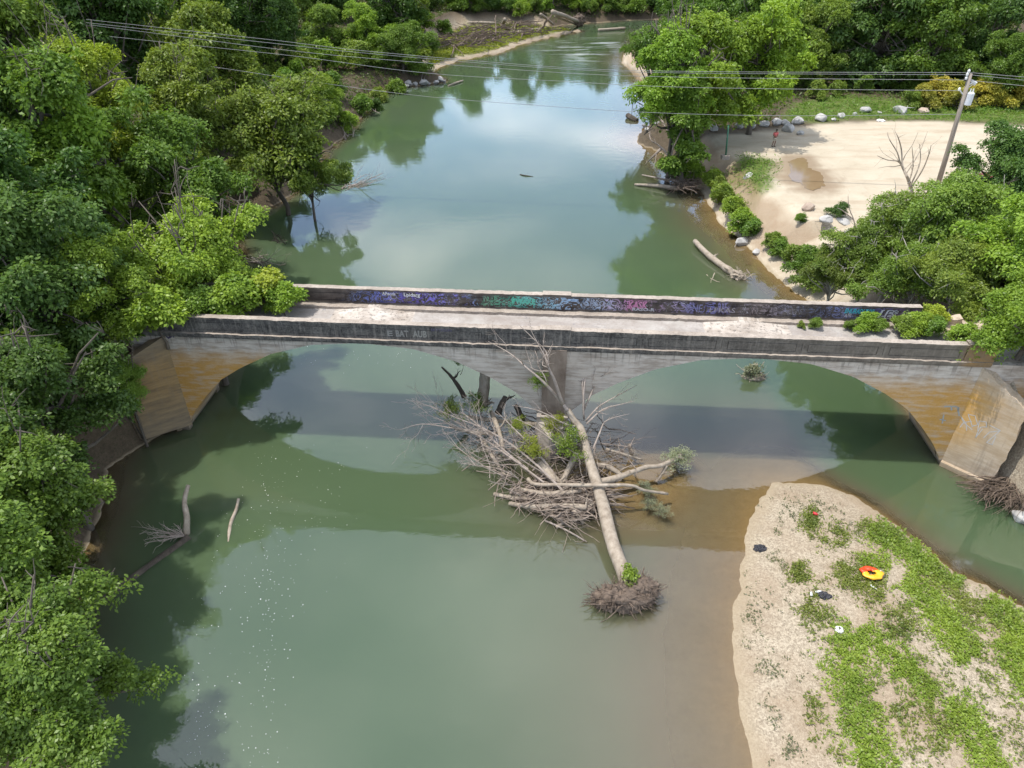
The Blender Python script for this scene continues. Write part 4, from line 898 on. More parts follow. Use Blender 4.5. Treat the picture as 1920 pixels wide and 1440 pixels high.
tag(mb.build('stump', M_dead, None, True), 'bleached splintered stump standing in the shallows under the right arch', 'stump')
tp('weed_clump', 'weed', 1413, 700, .45, .6, GRY, 'tuft of grey green weed growing on the bleached stump under the right arch', cat='plant', ground=.1)
random.seed(44)
for pts, lab in (([(645, 350, .1), (720, 345, .1)], 'pale dead tree top lying in the water near the leaning river tree'), ([(465, 485, .4), (525, 490, .2)], 'dead branch reaching out from the left bank just upstream of the bridge'),
                 ([(515, 452, .1), (537, 447, .3)], 'small dark snag in the shade upstream of the left bridge end'), ([(702, 205, .3), (716, 196, .6)], 'thin stick slanting from the water below the rocky point'),
                 ([(640, 255, .2), (668, 240, .2)], 'grey brush at the foot of the bright bushy tree on the left bank')):
    mb = MB()
    for q in range(9 if len(lab) > 0 and 'stick' not in lab else 2):
        a = pz(pts[0][0] + random.uniform(-6, 25), pts[0][1] + random.uniform(-6, 8), 0.0); e = pz(pts[1][0] + random.uniform(-40, 8), pts[1][1] + random.uniform(-18, 10), random.uniform(.1, 1.2))
        twiggy(mb, wiggle(a, e, 5, .12), .055, .015, 1, 4, .7, .5)
    tag(mb.build('dead_branch', M_twig if 'dark' not in lab else M_dark), lab, 'branch')
mb = MB(); mb.tube(PX([(1177, 216, .4), (1184, 221, .25), (1195, 226, .1)]), [.38, .42, .30], 8, 0, .1); tag(mb.build('log_stub', M_dark), 'short dark log stub floating off the right bank at the bend', 'log')
mb = MB(); mb.tube(PX([(840, 161, .1), (853, 156, .15), (868, 151, .2)]), [.12, .2, .12], 7, 0, .1); tag(mb.build('floating_log', M_dead), 'small log floating just off the rocky point', 'log')
mb = MB(); mb.tube(PX([(975, 327, .04), (985, 329, .08), (1000, 331, .0)]), [.05, .07, .03], 6); tag(mb.build('floating_stick', M_dark), 'small stick drifting alone in midstream', 'branch')
# uprooted tree and tangle on the eroded right bank
random.seed(52); mb = MB()
for br in ([(1268, 335, .5), (1258, 305, 1.6), (1248, 285, 2.6), (1232, 270, 3.2), (1220, 262, 3.6), (1216, 240, 4.4)], [(1240, 278, 2.8), (1228, 290, 2.2), (1218, 300, 1.4), (1210, 308, .4)], [(1255, 300, 1.8), (1262, 270, 3.0), (1252, 245, 4.2), (1238, 222, 5.2), (1216, 205, 6.0)]):
    twiggy(mb, spline(PX(br), 3), .17, .02, 2, 6, .6, .4, .1)
tag(mb.build('uprooted_tree', M_twig), 'bare grey uprooted tree hanging from the eroded right bank', 'dead tree')
log('driftwood_log', [(1190, 346, .1), (1225, 348, .25), (1270, 353, .4)], .13, .25, M_dead, 'long pale log with mossy top at the foot of the eroded right bank', 'log', twigs=2)
log('driftwood_log', [(1204, 328, .2), (1240, 335, .5), (1270, 340, .7), (1300, 352, .3)], .08, .10, M_twig, 'thin log resting above the mossy one by the right bank', 'log')
log('driftwood_log', [(1252, 338, .4), (1270, 328, 1.0), (1285, 315, 1.8)], .10, .12, M_dead, 'pale pole leaning up against the ivy wrapped trunk', 'log')
mb = MB(); random.seed(6); sticks([(1262, 335), (1285, 325), (1312, 345), (1298, 354), (1266, 352)], 150, 2.2, (.1, 1.3), [.03, .05, .07])
tag(mb.build('driftwood_tangle', M_root), 'heap of sticks caught under the ivy wrapped tree on the right bank', 'driftwood', kind='stuff')
# brushwood by the broken right wing wall
mb = MB(); random.seed(8); sticks([(1842, 905), (1865, 895), (1925, 892), (1990, 900), (1990, 960), (1925, 945), (1880, 932), (1850, 922)], 420, 1.7, (.1, .8), [.015, .02, .03, .045], (3.6, .5))
tag(mb.build('brushwood_pile', M_root, None, True), 'pile of brushwood washed up against the broken right wing wall', 'driftwood', kind='stuff')
# far jam at the head of the bar
mb = MB(); random.seed(9); sticks([(822, 70), (870, 55), (960, 40), (1030, 47), (1020, 60), (940, 72), (900, 85), (850, 88)], 520, 6.0, (.3, 1.8), [.06, .09, .14, .2])
tag(mb.build('driftwood_tangle', M_root), 'wide tangle of grey driftwood behind the far grassy bar', 'driftwood', kind='stuff')
for pts, r, lab in (([(848, 42, 1.6), (930, 44, 1.4)], .35, 'long level trunk along the back of the far driftwood tangle'), ([(943, 48, 1.2), (947, 36, 3.6)], .5, 'upright stump in the middle of the far driftwood tangle'), ([(960, 62, .8), (1020, 53, 1.0)], .45, 'thick trunk at the right front of the far driftwood tangle'),
                    ([(880, 68, .8), (960, 60, 1.0)], .3, 'slim trunk along the front of the far driftwood tangle'), ([(1014, 27, 4.5), (1038, 46, .6)], .35, 'bleached trunk leaning down the far cut bank, left of two'), ([(1036, 22, 5.5), (1085, 40, 1.2)], .55, 'thickest bleached trunk sliding down the far cut bank into the river'),
                    ([(1042, 30, 4.2), (1078, 45, .6)], .35, 'bleached trunk just below the thickest one on the far cut bank'), ([(1122, 56.5, .3), (1172, 53.5, .3)], .4, 'long log floating at the far bend'), ([(840, 78, 1.0), (880, 74, .8)], .3, 'short grey trunk at the left front of the far driftwood tangle')):
    log('drift_trunk', pts, r, r * .75, M_dead, lab, 'log', n=7)
mb = MB(); rootmass(pz(1086, 38, 1.4), 1.6, 1.0, 1.4, 60, 12, mb, 2.0); tag(mb.build('root_ball', M_root), 'round root ball at the river end of the thickest bleached trunk', 'driftwood')

# ------------------------------------------------------------------ ground cover
def cover(name, label, pts, col, tr, k, L, cat='plants', wid=.22, up=1.0):
    pts = np.asarray(pts); hz_ = fields(pts[:, 0], pts[:, 1])[0]
    ok = hz_ > .03; pts, hz_ = pts[ok], hz_[ok]; rg = np.random.default_rng(len(pts))
    Ln = L * rg.uniform(.7, 1.3, len(pts))
    T = np.concatenate([pts, (hz_ + .5 * Ln)[:, None]], 1); A = np.array([0, 0, 1.]) * up + rg.normal(0, .45, (len(pts), 3))
    V = tufts_to_leaves(rg, T, A, tr, k, L, .6, wid); me = quads_mesh(name, V); o = link(name, me, M_leaf); o.color = col + (1,)
    return tag(o, label, cat, kind='stuff')
def strokes(lst, seed):
    """tufts along pixel strokes: (path, half width px, tufts per square metre)"""
    rg = np.random.default_rng(seed); out = []
    for path, hw, dens in lst:
        P = np.array(path, float); seg = np.hypot(*np.diff(P, axis=0).T); tot = seg.sum() if len(P) > 1 else 0
        m = pz(*P[len(P) // 2]); m2 = pz(P[len(P) // 2][0] + 1, P[len(P) // 2][1]); m3 = pz(P[len(P) // 2][0], P[len(P) // 2][1] + 1)
        area = (max(tot, hw) * 2 * hw + math.pi * hw * hw) * (m2 - m).length * (m3 - m).length
        for _ in range(int(area * dens * 1.7)):
            s = rg.uniform(-hw * .6, tot + hw * .6) if tot else 0
            c = np.cumsum(seg) if tot else np.array([0]); i = min(int(np.searchsorted(c, max(s, 0))), len(P) - 2) if tot else 0
            if tot:
                t = (s - (c[i] - seg[i])) / seg[i]; q = P[i] + (P[i + 1] - P[i]) * t; d = (P[i + 1] - P[i]) / seg[i]
            else: q = P[0]; d = np.array([1, 0])
            e = rg.normal(0, .6) * hw; q = q + np.array([-d[1], d[0]]) * e + (rg.normal(0, .4, 2) * hw if not tot else 0)
            w_ = pz(q[0], q[1], .45)
            if nz(w_.x, w_.y, 1.1, 3) + rg.normal(0, .22) < (-.45 if dens > 25 else -.22): continue
            out.append((w_.x, w_.y))
    return out
dense = [([(1588, 1215), (1598, 1300), (1640, 1440), (1660, 1480)], 40, 55), ([(1590, 1200), (1570, 1175)], 14, 30), ([(1645, 992), (1690, 1015), (1740, 1050)], 24, 55), ([(1735, 1050), (1790, 1085)], 20, 30), ([(1712, 1090), (1755, 1140), (1790, 1195), (1812, 1225)], 30, 55),
         ([(1872, 1130), (1910, 1170), (1960, 1230)], 34, 45), ([(1890, 1215), (1935, 1290)], 32, 55), ([(1625, 1192), (1690, 1250)], 26, 35), ([(1700, 1255), (1740, 1300)], 26, 35), ([(1790, 1330), (1830, 1400), (1860, 1460)], 34, 42), ([(1812, 1020), (1795, 1075)], 14, 20), ([(1620, 1055), (1655, 1052)], 20, 30)]
mid_ = [([(1580, 1070), (1600, 1095), (1640, 1100)], 24, 30), ([(1520, 976)], 17, 45), ([(1497, 1062), (1500, 1080)], 14, 48), ([(1515, 1135), (1545, 1160)], 20, 22), ([(1545, 1010), (1580, 1015)], 16, 14), ([(1560, 985), (1590, 1005)], 12, 16), ([(1620, 985), (1680, 1000)], 14, 24), ([(1670, 1180), (1700, 1165)], 22, 20), ([(1530, 1310), (1530, 1345)], 13, 26),
        ([(1700, 1330), (1770, 1380)], 40, 14), ([(1660, 1130), (1700, 1200)], 30, 9), ([(1740, 1060), (1800, 1120), (1900, 1160)], 22, 16), ([(1545, 1375), (1570, 1420)], 18, 10), ([(1840, 1240), (1900, 1330)], 50, 5), ([(1640, 1290), (1700, 1420)], 50, 4), ([(1800, 1120), (1830, 1200)], 24, 8), ([(1525, 1095), (1530, 1190)], 20, 7), ([(1735, 1245), (1760, 1290)], 30, 8), ([(1880, 1390), (1920, 1430)], 40, 5)]
grey_ = [([(1450, 930), (1465, 980)], 26, 2.2), ([(1400, 1080), (1420, 1200)], 24, 3.5), ([(1445, 1040), (1470, 1050)], 14, 9), ([(1430, 1245), (1500, 1255)], 18, 8), ([(1440, 1300), (1445, 1320)], 10, 12), ([(1450, 1345), (1490, 1380), (1490, 1410)], 24, 4), ([(1415, 1145), (1420, 1160)], 10, 10), ([(1490, 960), (1540, 945)], 20, 5), ([(1440, 1100), (1470, 1140)], 30, 1.6), ([(1560, 960), (1600, 1000)], 20, 4), ([(1487, 1395), (1487, 1400)], 8, 20)]
cover('ground_cover', 'bright green leafy carpet in long strips over the gravel bar', strokes(dense, 1), (.21, .305, .052), .12, 11, .14)
cover('ground_cover', 'thin olive weeds spread between the green strips of the gravel bar', strokes([(p_, w_ * 1.15, d_ * 1.6) for p_, w_, d_ in mid_], 2), (.165, .21, .05), .13, 8, .14)
cover('weeds', 'scattered grey green weeds on the pale gravel along the water', strokes([(p_, w_, d_ * 1.7) for p_, w_, d_ in grey_], 3), (.13, .15, .085), .13, 7, .12)
def inpolys(polys, n, box, seed):
    rg = np.random.default_rng(seed); X = rg.uniform(box[0], box[1], n); Y = rg.uniform(box[2], box[3], n); d = np.full(n, -9.)
    for p in polys: d = np.maximum(d, sdist(p, X, Y))
    k = d > rg.uniform(-.8, .8, n); return np.stack([X[k], Y[k]], 1)
cover('lawn_grass', 'green grass strip behind the gravel lot and small lawn on its river side', inpolys(LAWN, 60000, (18, 130, 55, 150), 4), (.12, .22, .035), .35, 5, .38, 'grass', .14)
fb = np.asarray(FARBAR); q = inpolys([FARBAR], 26000, (fb[:, 0].min(), fb[:, 0].max(), fb[:, 1].min(), fb[:, 1].max()), 6); dq = sdist(FARBAR, q[:, 0], q[:, 1]); cover('bar_grass', 'yellow green grass on the far gravel bar', q[(dq > 1.6) & (nz(q[:, 0], q[:, 1], 9, 2) > -.35)], (.25, .30, .05), .5, 4, .55, 'grass', .14)
# undergrowth on the forest floor
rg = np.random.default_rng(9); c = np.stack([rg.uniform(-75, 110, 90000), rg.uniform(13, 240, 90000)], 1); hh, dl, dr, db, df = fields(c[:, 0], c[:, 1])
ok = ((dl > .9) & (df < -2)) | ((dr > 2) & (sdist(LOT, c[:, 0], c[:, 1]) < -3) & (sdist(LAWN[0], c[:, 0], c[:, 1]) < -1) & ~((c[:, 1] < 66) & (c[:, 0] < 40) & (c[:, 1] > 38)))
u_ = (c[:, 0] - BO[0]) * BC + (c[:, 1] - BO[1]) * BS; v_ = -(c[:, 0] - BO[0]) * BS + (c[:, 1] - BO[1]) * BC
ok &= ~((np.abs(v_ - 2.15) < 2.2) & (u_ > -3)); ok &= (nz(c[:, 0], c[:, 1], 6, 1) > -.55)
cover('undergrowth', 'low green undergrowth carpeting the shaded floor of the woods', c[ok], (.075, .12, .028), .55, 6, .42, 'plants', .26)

# ------------------------------------------------------------------ bushes
random.seed(61)
def bush(px, py, z, r, col, lab, key=None, flat=.9, group=None, name='bush', h=None):
    p = pz(px, py, z); gz = H(p.x, p.y)
    return place(name, key or random.choice(['bush', 'bush2']), p.x, p.y, gz + r * .62 if h is None else h, r, col, lab, 'bush', group, flat)
for a in [(1335, 345, 1.2, 1.5, BRI, 'bright green bush at the upstream end of the weedy strip on the right bank'), (1352, 372, 1.2, 1.5, OLV, 'olive bush second along the weedy strip on the right bank'), (1372, 398, 1.2, 1.4, BRI, 'green bush third along the weedy strip on the right bank'),
          (1392, 412, 1.5, 1.5, BRI, 'bright bush fourth along the weedy strip below two grey boulders'), (1408, 428, 1.3, 1.2, MID, 'darker bush at the downstream end of the weedy strip'), (1345, 360, .8, 1.1, OLV, 'low olive weeds at the water below the weedy strip'),
          (1452, 448, 1.8, 1.0, OLV, 'olive shrub left of the two by the sandy path'), (1468, 462, 1.6, 1.1, MID, 'green shrub beside the sandy path, right of the olive one'), (1495, 480, 1.6, 1.3, OLV, 'shrub right below the pinkish rock on the beach slope'), (1515, 500, 1.4, 1.5, MID, 'bright shrub where the beach meets the pale barked trees'), (1530, 530, 1.2, 1.4, OLV, 'shrub at the water edge by the far parapet'),
          (1570, 412, 3.3, .9, BLU, 'bluish weed tuft between two white rocks at the edge of the lot'), (1500, 415, 3.2, .6, MID, 'small weed beside a white rock on the beach slope'),
          (1270, 300, 2.4, 1.7, DRK, 'dark bush at the foot of the ivy wrapped trunk'), (1303, 297, 2.8, 1.5, BRI, 'bright green bush right of the ivy wrapped trunk'),
          (1765, 395, 4.2, 1.2, MID, 'green bush in front of the foot of the utility pole'), (1850, 385, 4.2, 1.8, BRI, 'yellow green bush below the red car'), (1800, 400, 4.2, 1.6, BLU, 'blue green bush left of the yellow green one below the red car')]:
    bush(*a)
for i, (px, py, r) in enumerate([(1735, 186, 2.0), (1758, 178, 2.3), (1782, 183, 2.2), (1800, 190, 2.0), (1840, 180, 2.3), (1865, 184, 2.2), (1890, 180, 2.4), (1915, 184, 2.3), (1945, 185, 2.4)]):
    bush(px, py, 4.6, r, GOLD if i % 3 else (.27, .28, .055), 'golden yellow weed thicket between the rear lawn and the forest edge', flat=.85, group='golden weeds along the forest edge', name='golden_bush')
for px, py, r, lab in ((1535, 172, 1.6, 'yellowish bush at the left end of the rear lawn'), (1570, 168, 1.4, 'pale green bush behind the left part of the rear lawn'), (1710, 190, 1.5, 'grey green bush at the right end of the boulder row')): bush(px, py, 4.4, r, OLV, lab)
for px, py, r, col, lab in ((652, 220, 1.7, BRI, 'bright bush low on the left bank below the bushy tree'), (678, 192, 2.0, MID, 'green bush at the left bank notch under the wires'), (708, 168, 2.0, OLV, 'olive bush on the bank left of the riprap'), (742, 152, 2.2, MID, 'green bush right above the riprap rocks'), (700, 182, 1.5, DRK, 'dark bush in the bank notch beside the water'),
                             (783, 118, 2.3, BRI, 'pale green shrub at the left foot of the far grassy bar'), (806, 92, 2.4, MID, 'upright green shrub left of the far driftwood tangle'), (795, 72, 2.6, BRI, 'bright shrub at the back left of the far grassy bar'), (832, 58, 2.4, MID, 'green shrub behind the left end of the far driftwood tangle')): bush(px, py, 1.8, r, col, lab)
for i, (px, py, r, col) in enumerate([(792, 46, 2.6, MID), (815, 40, 2.8, DRK), (842, 36, 2.6, BRI), (868, 38, 2.6, MID), (896, 36, 2.4, MID), (925, 35, 2.6, DRK), (952, 33, 2.4, MID), (980, 35, 2.6, BRI), (1004, 32, 2.4, MID), (812, 22, 3.0, MID), (842, 12, 3.4, BRI), (868, 26, 2.8, BRI), (900, 14, 3.4, MID), (925, 26, 2.6, MID), (952, 18, 3.6, BRI), (982, 22, 3.2, MID), (1005, 12, 3.6, MID), (1028, 10, 3.0, DRK), (1055, 14, 3.4, DRK), (1085, 18, 3.2, MID), (1110, 20, 3.0, BRI), (1140, 24, 2.8, MID), (1165, 20, 3.2, OLV), (1195, 22, 3.2, MID), (1225, 18, 3.4, DRK)]):
    bush(px, py, 1.8, r, col, 'leafy bush along the top of the far cut bank', group='bushes of the far cut bank')
# weeds and saplings growing on the bridge
def onbridge(u, v, r, col, lab, key='bush', flat=.85, zz=6.6):
    x, y = b2w(u, v); place('bush', key, x, y, zz + r * .7, r, col, lab, 'bush', None, flat, ground=zz)
for a in [(bray(1530, 603, 3.3)[0], 3.2, .42, OLV, 'low weeds along the curb where the deck greenery begins'), (bray(1505, 600, 3.3)[0], 3.25, .25, OLV, 'smallest weed tuft along the far curb'), (bray(1592, 604, 3.3)[0], 3.2, .38, MID, 'small separate bush on the deck by the curb'), (bray(1625, 606, 3.2)[0], 3.1, .70, BRI, 'rounded bush on the deck in front of the white lettering'),
          (bray(1645, 609, 3.2)[0], 2.95, .55, MID, 'bush joined to the right of the rounded deck bush'), (bray(1690, 613, 3)[0], 2.9, .75, OLV, 'bushy weeds at the left of the long thicket on the deck'), (bray(1715, 618, 2.9)[0], 2.8, .85, BRI, 'tallest part of the long thicket on the deck'), (bray(1742, 620, 2.9)[0], 2.7, .8, MID, 'right end of the long thicket on the deck'),
          (bray(1752, 590, 4)[0], 4.0, .8, YEL, 'yellow green sapling at the collapsed end of the far parapet'), (bray(1795, 640, 2)[0], 1.9, .9, BRI, 'bush blocking the right end of the deck'),
          (bray(540, 565, 3)[0], 2.6, 1.25, BRI, 'bright leafy bush spilling over the left end of the deck'), (bray(505, 556, 3.6)[0], 3.3, 1.55, YEL, 'yellow green bush behind the spilling one on the left deck end'), (bray(450, 560, 2.4)[0], 2.0, 1.7, BRI, 'big bush filling the left deck end from curb to curb'), (bray(390, 585, 1.5)[0], 1.3, 1.4, MID, 'green bush at the near parapet on the left deck end'), (bray(305, 606, 0)[0], -.2, 1.8, BRI, 'bush over the near parapet at its hidden left end')]: onbridge(*a, key=random.choice(['bush', 'bush2']))
# bushes of the banks that nothing tells apart
def bankbushes():
    rg = np.random.default_rng(11); c = np.stack([rg.uniform(-60, 75, 6000), rg.uniform(13, 235, 6000)], 1); hh, dl, dr, db, df = fields(c[:, 0], c[:, 1]); pts = []
    lots = np.maximum(sdist(LOT, c[:, 0], c[:, 1]), sdist(LAWN[0], c[:, 0], c[:, 1]))
    for i, (x, y) in enumerate(c):
        if len(pts) > 190: break
        left = dl[i] > 1.0 and dl[i] < 16 and df[i] < -1; rt = dr[i] > 3.5 and lots[i] < -2 and (y > 100 or x > 52) and lots[i] > -16
        if not (left or rt): continue
        u = (x - BO[0]) * BC + (y - BO[1]) * BS; v = -(x - BO[0]) * BS + (y - BO[1]) * BC
        if left and u > -6 and abs(v) < 9: continue
        if left and dl[i] < (2.6 if y < 34 else 1.4): continue
        r = rg.uniform(1.1, 2.3) * (1.35 if y > 120 else 1)
        if any((x - a) ** 2 + (y - b) ** 2 < (1.0 * (r + q)) ** 2 * .55 for a, b, q in pts): continue
        pts.append((x, y, r)); place('bush', random.choice(['bush', 'bush2']), x, y, hh[i] + r * .7, r, random.choice([DRK, MID, MID, OLV, BRI]),
              'green bush in the undergrowth along the left bank' if left else 'green bush at the foot of the forest behind the lot', 'bush', 'bushes along the left bank' if left else 'bushes at the forest foot', .95)
bankbushes()

# ------------------------------------------------------------------ rocks
M_rock = simple('pale_rock', (.26, .25, .24), (.52, .51, .49), 1.3, .9, .7); M_rock2 = simple('tan_rock', (.30, .22, .17), (.50, .41, .33), 1.3, .9, .6)
def rock(p, s, label, seed, mat=None, group=None, flat=.62):
    rg = random.Random(seed); bm = bmesh.new()
    for i in range(26):
        d = Vector((rg.gauss(0, 1), rg.gauss(0, 1), rg.gauss(0, 1))).normalized(); l = rg.uniform(.75, 1)
        bm.verts.new((d.x * s * l, d.y * s * .8 * l, d.z * s * flat * l))
    res = bmesh.ops.convex_hull(bm, input=list(bm.verts)); bmesh.ops.delete(bm, geom=[v for v in bm.verts if not v.link_faces], context='VERTS')
    bmesh.ops.bevel(bm, geom=list(bm.edges), offset=s * .05, segments=1, affect='EDGES')
    me = bpy.data.meshes.new('boulder'); bm.to_mesh(me); bm.free(); o = link('boulder', me, mat or M_rock); o.location = (p.x, p.y, p.z + s * flat * .45); o.rotation_euler = (0, 0, rg.uniform(0, 6)); return tag(o, label, 'rock', group)
RK = [(1405, 336, .95, 'grey boulder with dark underside on the riverside lawn'), (1398, 362, .8, 'upper of two stacked looking grey boulders by the bank path'), (1397, 374, .85, 'lower of two stacked looking grey boulders by the bank path'), (1381, 372, .35, 'small white stone left of the two grey boulders'),
      (1391, 454, .95, 'pale boulder at the water edge, larger of two'), (1419, 472, .65, 'pale boulder at the water edge, smaller of two'), (1487, 417, .5, 'white rock on the beach slope below the lot'), (1500, 458, .95, 'pinkish rounded rock on the beach slope'), (1548, 417, .9, 'white rock left of the bluish weed tuft'), (1580, 421, .95, 'white rock right of the bluish weed tuft'), (1712, 378, .8, 'white rock under the pale barked tree near the pole'),
      (1538, 226, 1.35, 'large rounded boulder alone on the edge of the lot'), (1494, 231, 1.15, 'grey boulder at the right end of the boulder wall'), (1472, 234, .9, 'boulder second from the right in the boulder wall'), (1455, 234, 1.1, 'long flat boulder in the boulder wall'), (1432, 236, 1.0, 'grey streaked boulder mid way along the boulder wall'), (1408, 240, 1.0, 'pale boulder toward the left of the boulder wall'), (1385, 240, .9, 'broken pale boulder left in the boulder wall, behind the trunks'), (1338, 244, 1.0, 'tilted slab boulder left of the shade tree trunks'),
      (1477, 246, 1.25, 'dark topped boulder in the shade to the right of the person'), (1500, 252, .7, 'low stone beside the shaded dark topped boulder'), (1576, 220, .9, 'flat boulder in the grass right of the rounded one'), (1563, 226, .55, 'small stone between the rounded boulder and the flat one'), (1602, 216, .6, 'small dark boulder in the weeds of the lot edge'), (1622, 211, 1.2, 'wide white boulder in the grass of the lot edge'), (1650, 213, .5, 'small white rock right of the wide white boulder'), (1686, 212, 1.4, 'largest white boulder of the rear row, right of centre'), (1731, 212, 1.0, 'tan boulder at the right end of the rear row'),
      (1262, 240, .9, 'pale slab at the top of the boat path'), (1240, 248, .7, 'grey rock at the river end of the boat path'), (1925, 972, .9, 'pale boulder at the water edge on the right frame edge')]
for i, (px, py, s, lab) in enumerate(RK):
    z = .2 if py > 440 else (3.5 if px > 1380 and py > 200 else 2.5); p = pz(px, py, z); p.z = max(H(p.x, p.y), 0); p = pz(px, py, p.z) if z > .5 else p
    rock(p, s * .86, lab, i + 3, M_rock2 if 'pink' in lab or 'tan' in lab else M_rock)
random.seed(4)
for i in range(34):
    t = i / 33; px = 735 + 100 * t + random.uniform(-4, 4); py = 166 - 14 * t + random.uniform(-5, 3); p = pz(px, py, 0); p.z = random.uniform(0, .35); rock(p, random.uniform(.4, .95), 'grey riprap rock on the rocky point of the left bank', 200 + i, None, 'riprap rocks of the rocky point')
for i in range(16):
    p = pz(random.uniform(1205, 1262), random.uniform(228, 262), .3); p.z = max(.1, H(p.x, p.y)); rock(p, random.uniform(.3, .6), 'grey rubble stone on the right shore by the boat path', 300 + i, None, 'rubble by the boat path')

# ------------------------------------------------------------------ power line
M_pole = simple('pole_wood', (.19, .155, .125), (.33, .285, .24), 4, .9, .4, (1, 1, .1)); M_grey = simple('grey_metal', (.50, .52, .55), (.62, .64, .67), 3, .45, .05); M_white = simple('porcelain', (.6, .6, .6), (.75, .75, .75), 3, .3, .05); M_wire = simple('wire', (.22, .22, .22), (.3, .3, .3), 3, .5, .05)
PB = pz(1757, 352, 3.5); PT = pY(1820, 138, PB.y)
pole = tag(empty('utility_pole', PB), 'weathered wooden utility pole with grey transformer standing in the gravel lot', 'utility pole')
def pp(px, py, dy=0.0): p = pY(px, py, PB.y + dy); return p - PB
d = PT - PB
mb = MB(); mb.tube([Vector((0, 0, -.5)), d * .3, d * .6, d], [.24, .22, .19, .16], 10); mb.build('pole_shaft', M_pole, pole, True)
tc = pp(1815, 180) + Vector((.10, -.15, -.2)); mb = MB(); mb.tube([tc + Vector((0, 0, -.55)), tc + Vector((0, 0, -.5)), tc + Vector((0, 0, .45)), tc + Vector((0, 0, .55))], [.24, .30, .30, .22], 14); tr_ = mb.build('transformer', M_grey, pole)
mb = MB()
for q in (-.12, .12): mb.tube([tc + Vector((q, 0, .55)), tc + Vector((q, 0, .85))], [.06, .04], 6)
mb.build('bushing', M_white, tr_)
mb = MB(); a = pp(1806, 178); mb.tube([a, pp(1800, 170)], [.05, .05], 5); mb.build('bracket', M_grey, pole)
mb = MB(); mb.tube([pp(1814, 160), pp(1828, 153)], [.06, .06], 5); mb.tube([pp(1816, 164), pp(1827, 156)], [.03, .03], 4); mb.tube([pp(1821, 151), pp(1829, 156), pp(1826, 160)], [.10, .16, .08], 6); mb.build('cutout_switch', M_white, pole)
for q in ((1818, 136), (1815, 142), (1813, 149), (1800, 170)):
    mb = MB(); p = pp(*q); mb.tube([p + Vector((-.1, 0, 0)), p + Vector((-.1, 0, .14)), p + Vector((-.1, 0, .28))], [.10, .12, .05], 8); mb.build('insulator', M_white, pole)
B0 = pz(330, 55, 16.0)
for pts, rt, lab in (([(330, 55), (520, 76), (700, 97), (1050, 126), (1300, 134), (1818, 136)], (1990, 150), 'topmost power line crossing the river to the pole top'), ([(330, 61), (520, 82), (700, 101), (1050, 129), (1300, 137), (1816, 140)], (1990, 157), 'second power line from the top, close under the topmost'),
                     ([(334, 68), (520, 92), (700, 110), (1050, 136), (1300, 145), (1813, 150)], (1990, 168), 'third power line from the top over the river'), ([(372, 86), (560, 106), (800, 137), (1050, 152), (1300, 164), (1803, 170)], None, 'fourth power line from the top, ending at the transformer'),
                     ([(452, 133), (620, 158), (800, 181), (1000, 197), (1220, 211), (1480, 217), (1798, 214)], None, 'lowest cable crossing the river, ending low on the pole')):
    A, Bp = Vector((PT.x, PT.y)), Vector((B0.x, B0.y)); n = Vector((-(Bp - A).y, (Bp - A).x)); W3d = []
    for px, py in pts:
        r_ = ray(px, py); t = A.dot(n) / (r_[0] * n.x + r_[1] * n.y); W3d.append(Vector((r_[0] * t, r_[1] * t, HC + r_[2] * t)))
    e = W3d[0] + (W3d[0] - W3d[1]) * .9; P = [e] + spline(W3d, 6)
    if rt: P += [pY(rt[0], rt[1], PB.y - 2)]
    mb = MB(); mb.tube(P, .02, 5); tag(mb.build('power_line', M_wire), lab, 'power line')
# green steel post with a concrete foot
M_gpost = simple('green_paint', (.03, .12, .07), (.05, .17, .10), 3, .5, .1)
gp = pz(1361, 293, 3.5); post = tag(empty('steel_post', gp), 'thin green steel post on a concrete foot at the edge of the bank', 'post')
mb = MB(); mb.tube([Vector((0, 0, -.2)), pY(1366, 234, gp.y) - gp], [.10, .09], 8); mb.build('shaft', M_gpost, post, True)
mb = MB(); mb.box(-.45, .35, -.35, .35, -.3, .12); mb.build('foot', MC['cap'], post)
# dead tree in the lot
random.seed(71); b = pz(1716, 392, 3.5); mb = MB(); Yb = b.y
for br in ([(1716, 392), (1708, 352), (1700, 330), (1692, 312), (1683, 302), (1664, 300), (1645, 292)], [(1700, 332), (1688, 305), (1682, 285), (1668, 262), (1664, 248)], [(1692, 312), (1690, 280), (1684, 258), (1678, 246)], [(1703, 345), (1712, 312), (1710, 275)], [(1708, 352), (1730, 318), (1742, 288), (1746, 272)], [(1706, 350), (1720, 320), (1726, 296), (1724, 270)]):
    twiggy(mb, spline([pY(x, y, Yb + random.uniform(-.5, .5)) for x, y in br], 3), .16 if br[0] == (1716, 392) else .08, .02, 1, 6, .5, .4, .4)
tag(mb.build('dead_tree', M_dead), 'leafless grey dead tree in front of the gravel lot near the pole', 'dead tree')
mb = MB(); b = pz(1606, 436, 3.0)
for br in ([(1606, 436), (1600, 410), (1592, 390), (1590, 368)], [(1600, 412), (1580, 395), (1570, 390)]): twiggy(mb, spline([pY(x, y, b.y) for x, y in br], 3), .06, .015, 1, 5, .6, .4, .4)
tag(mb.build('dead_sapling', M_twig), 'small leafless sapling rising from the pale barked trees at the lot edge', 'dead tree')

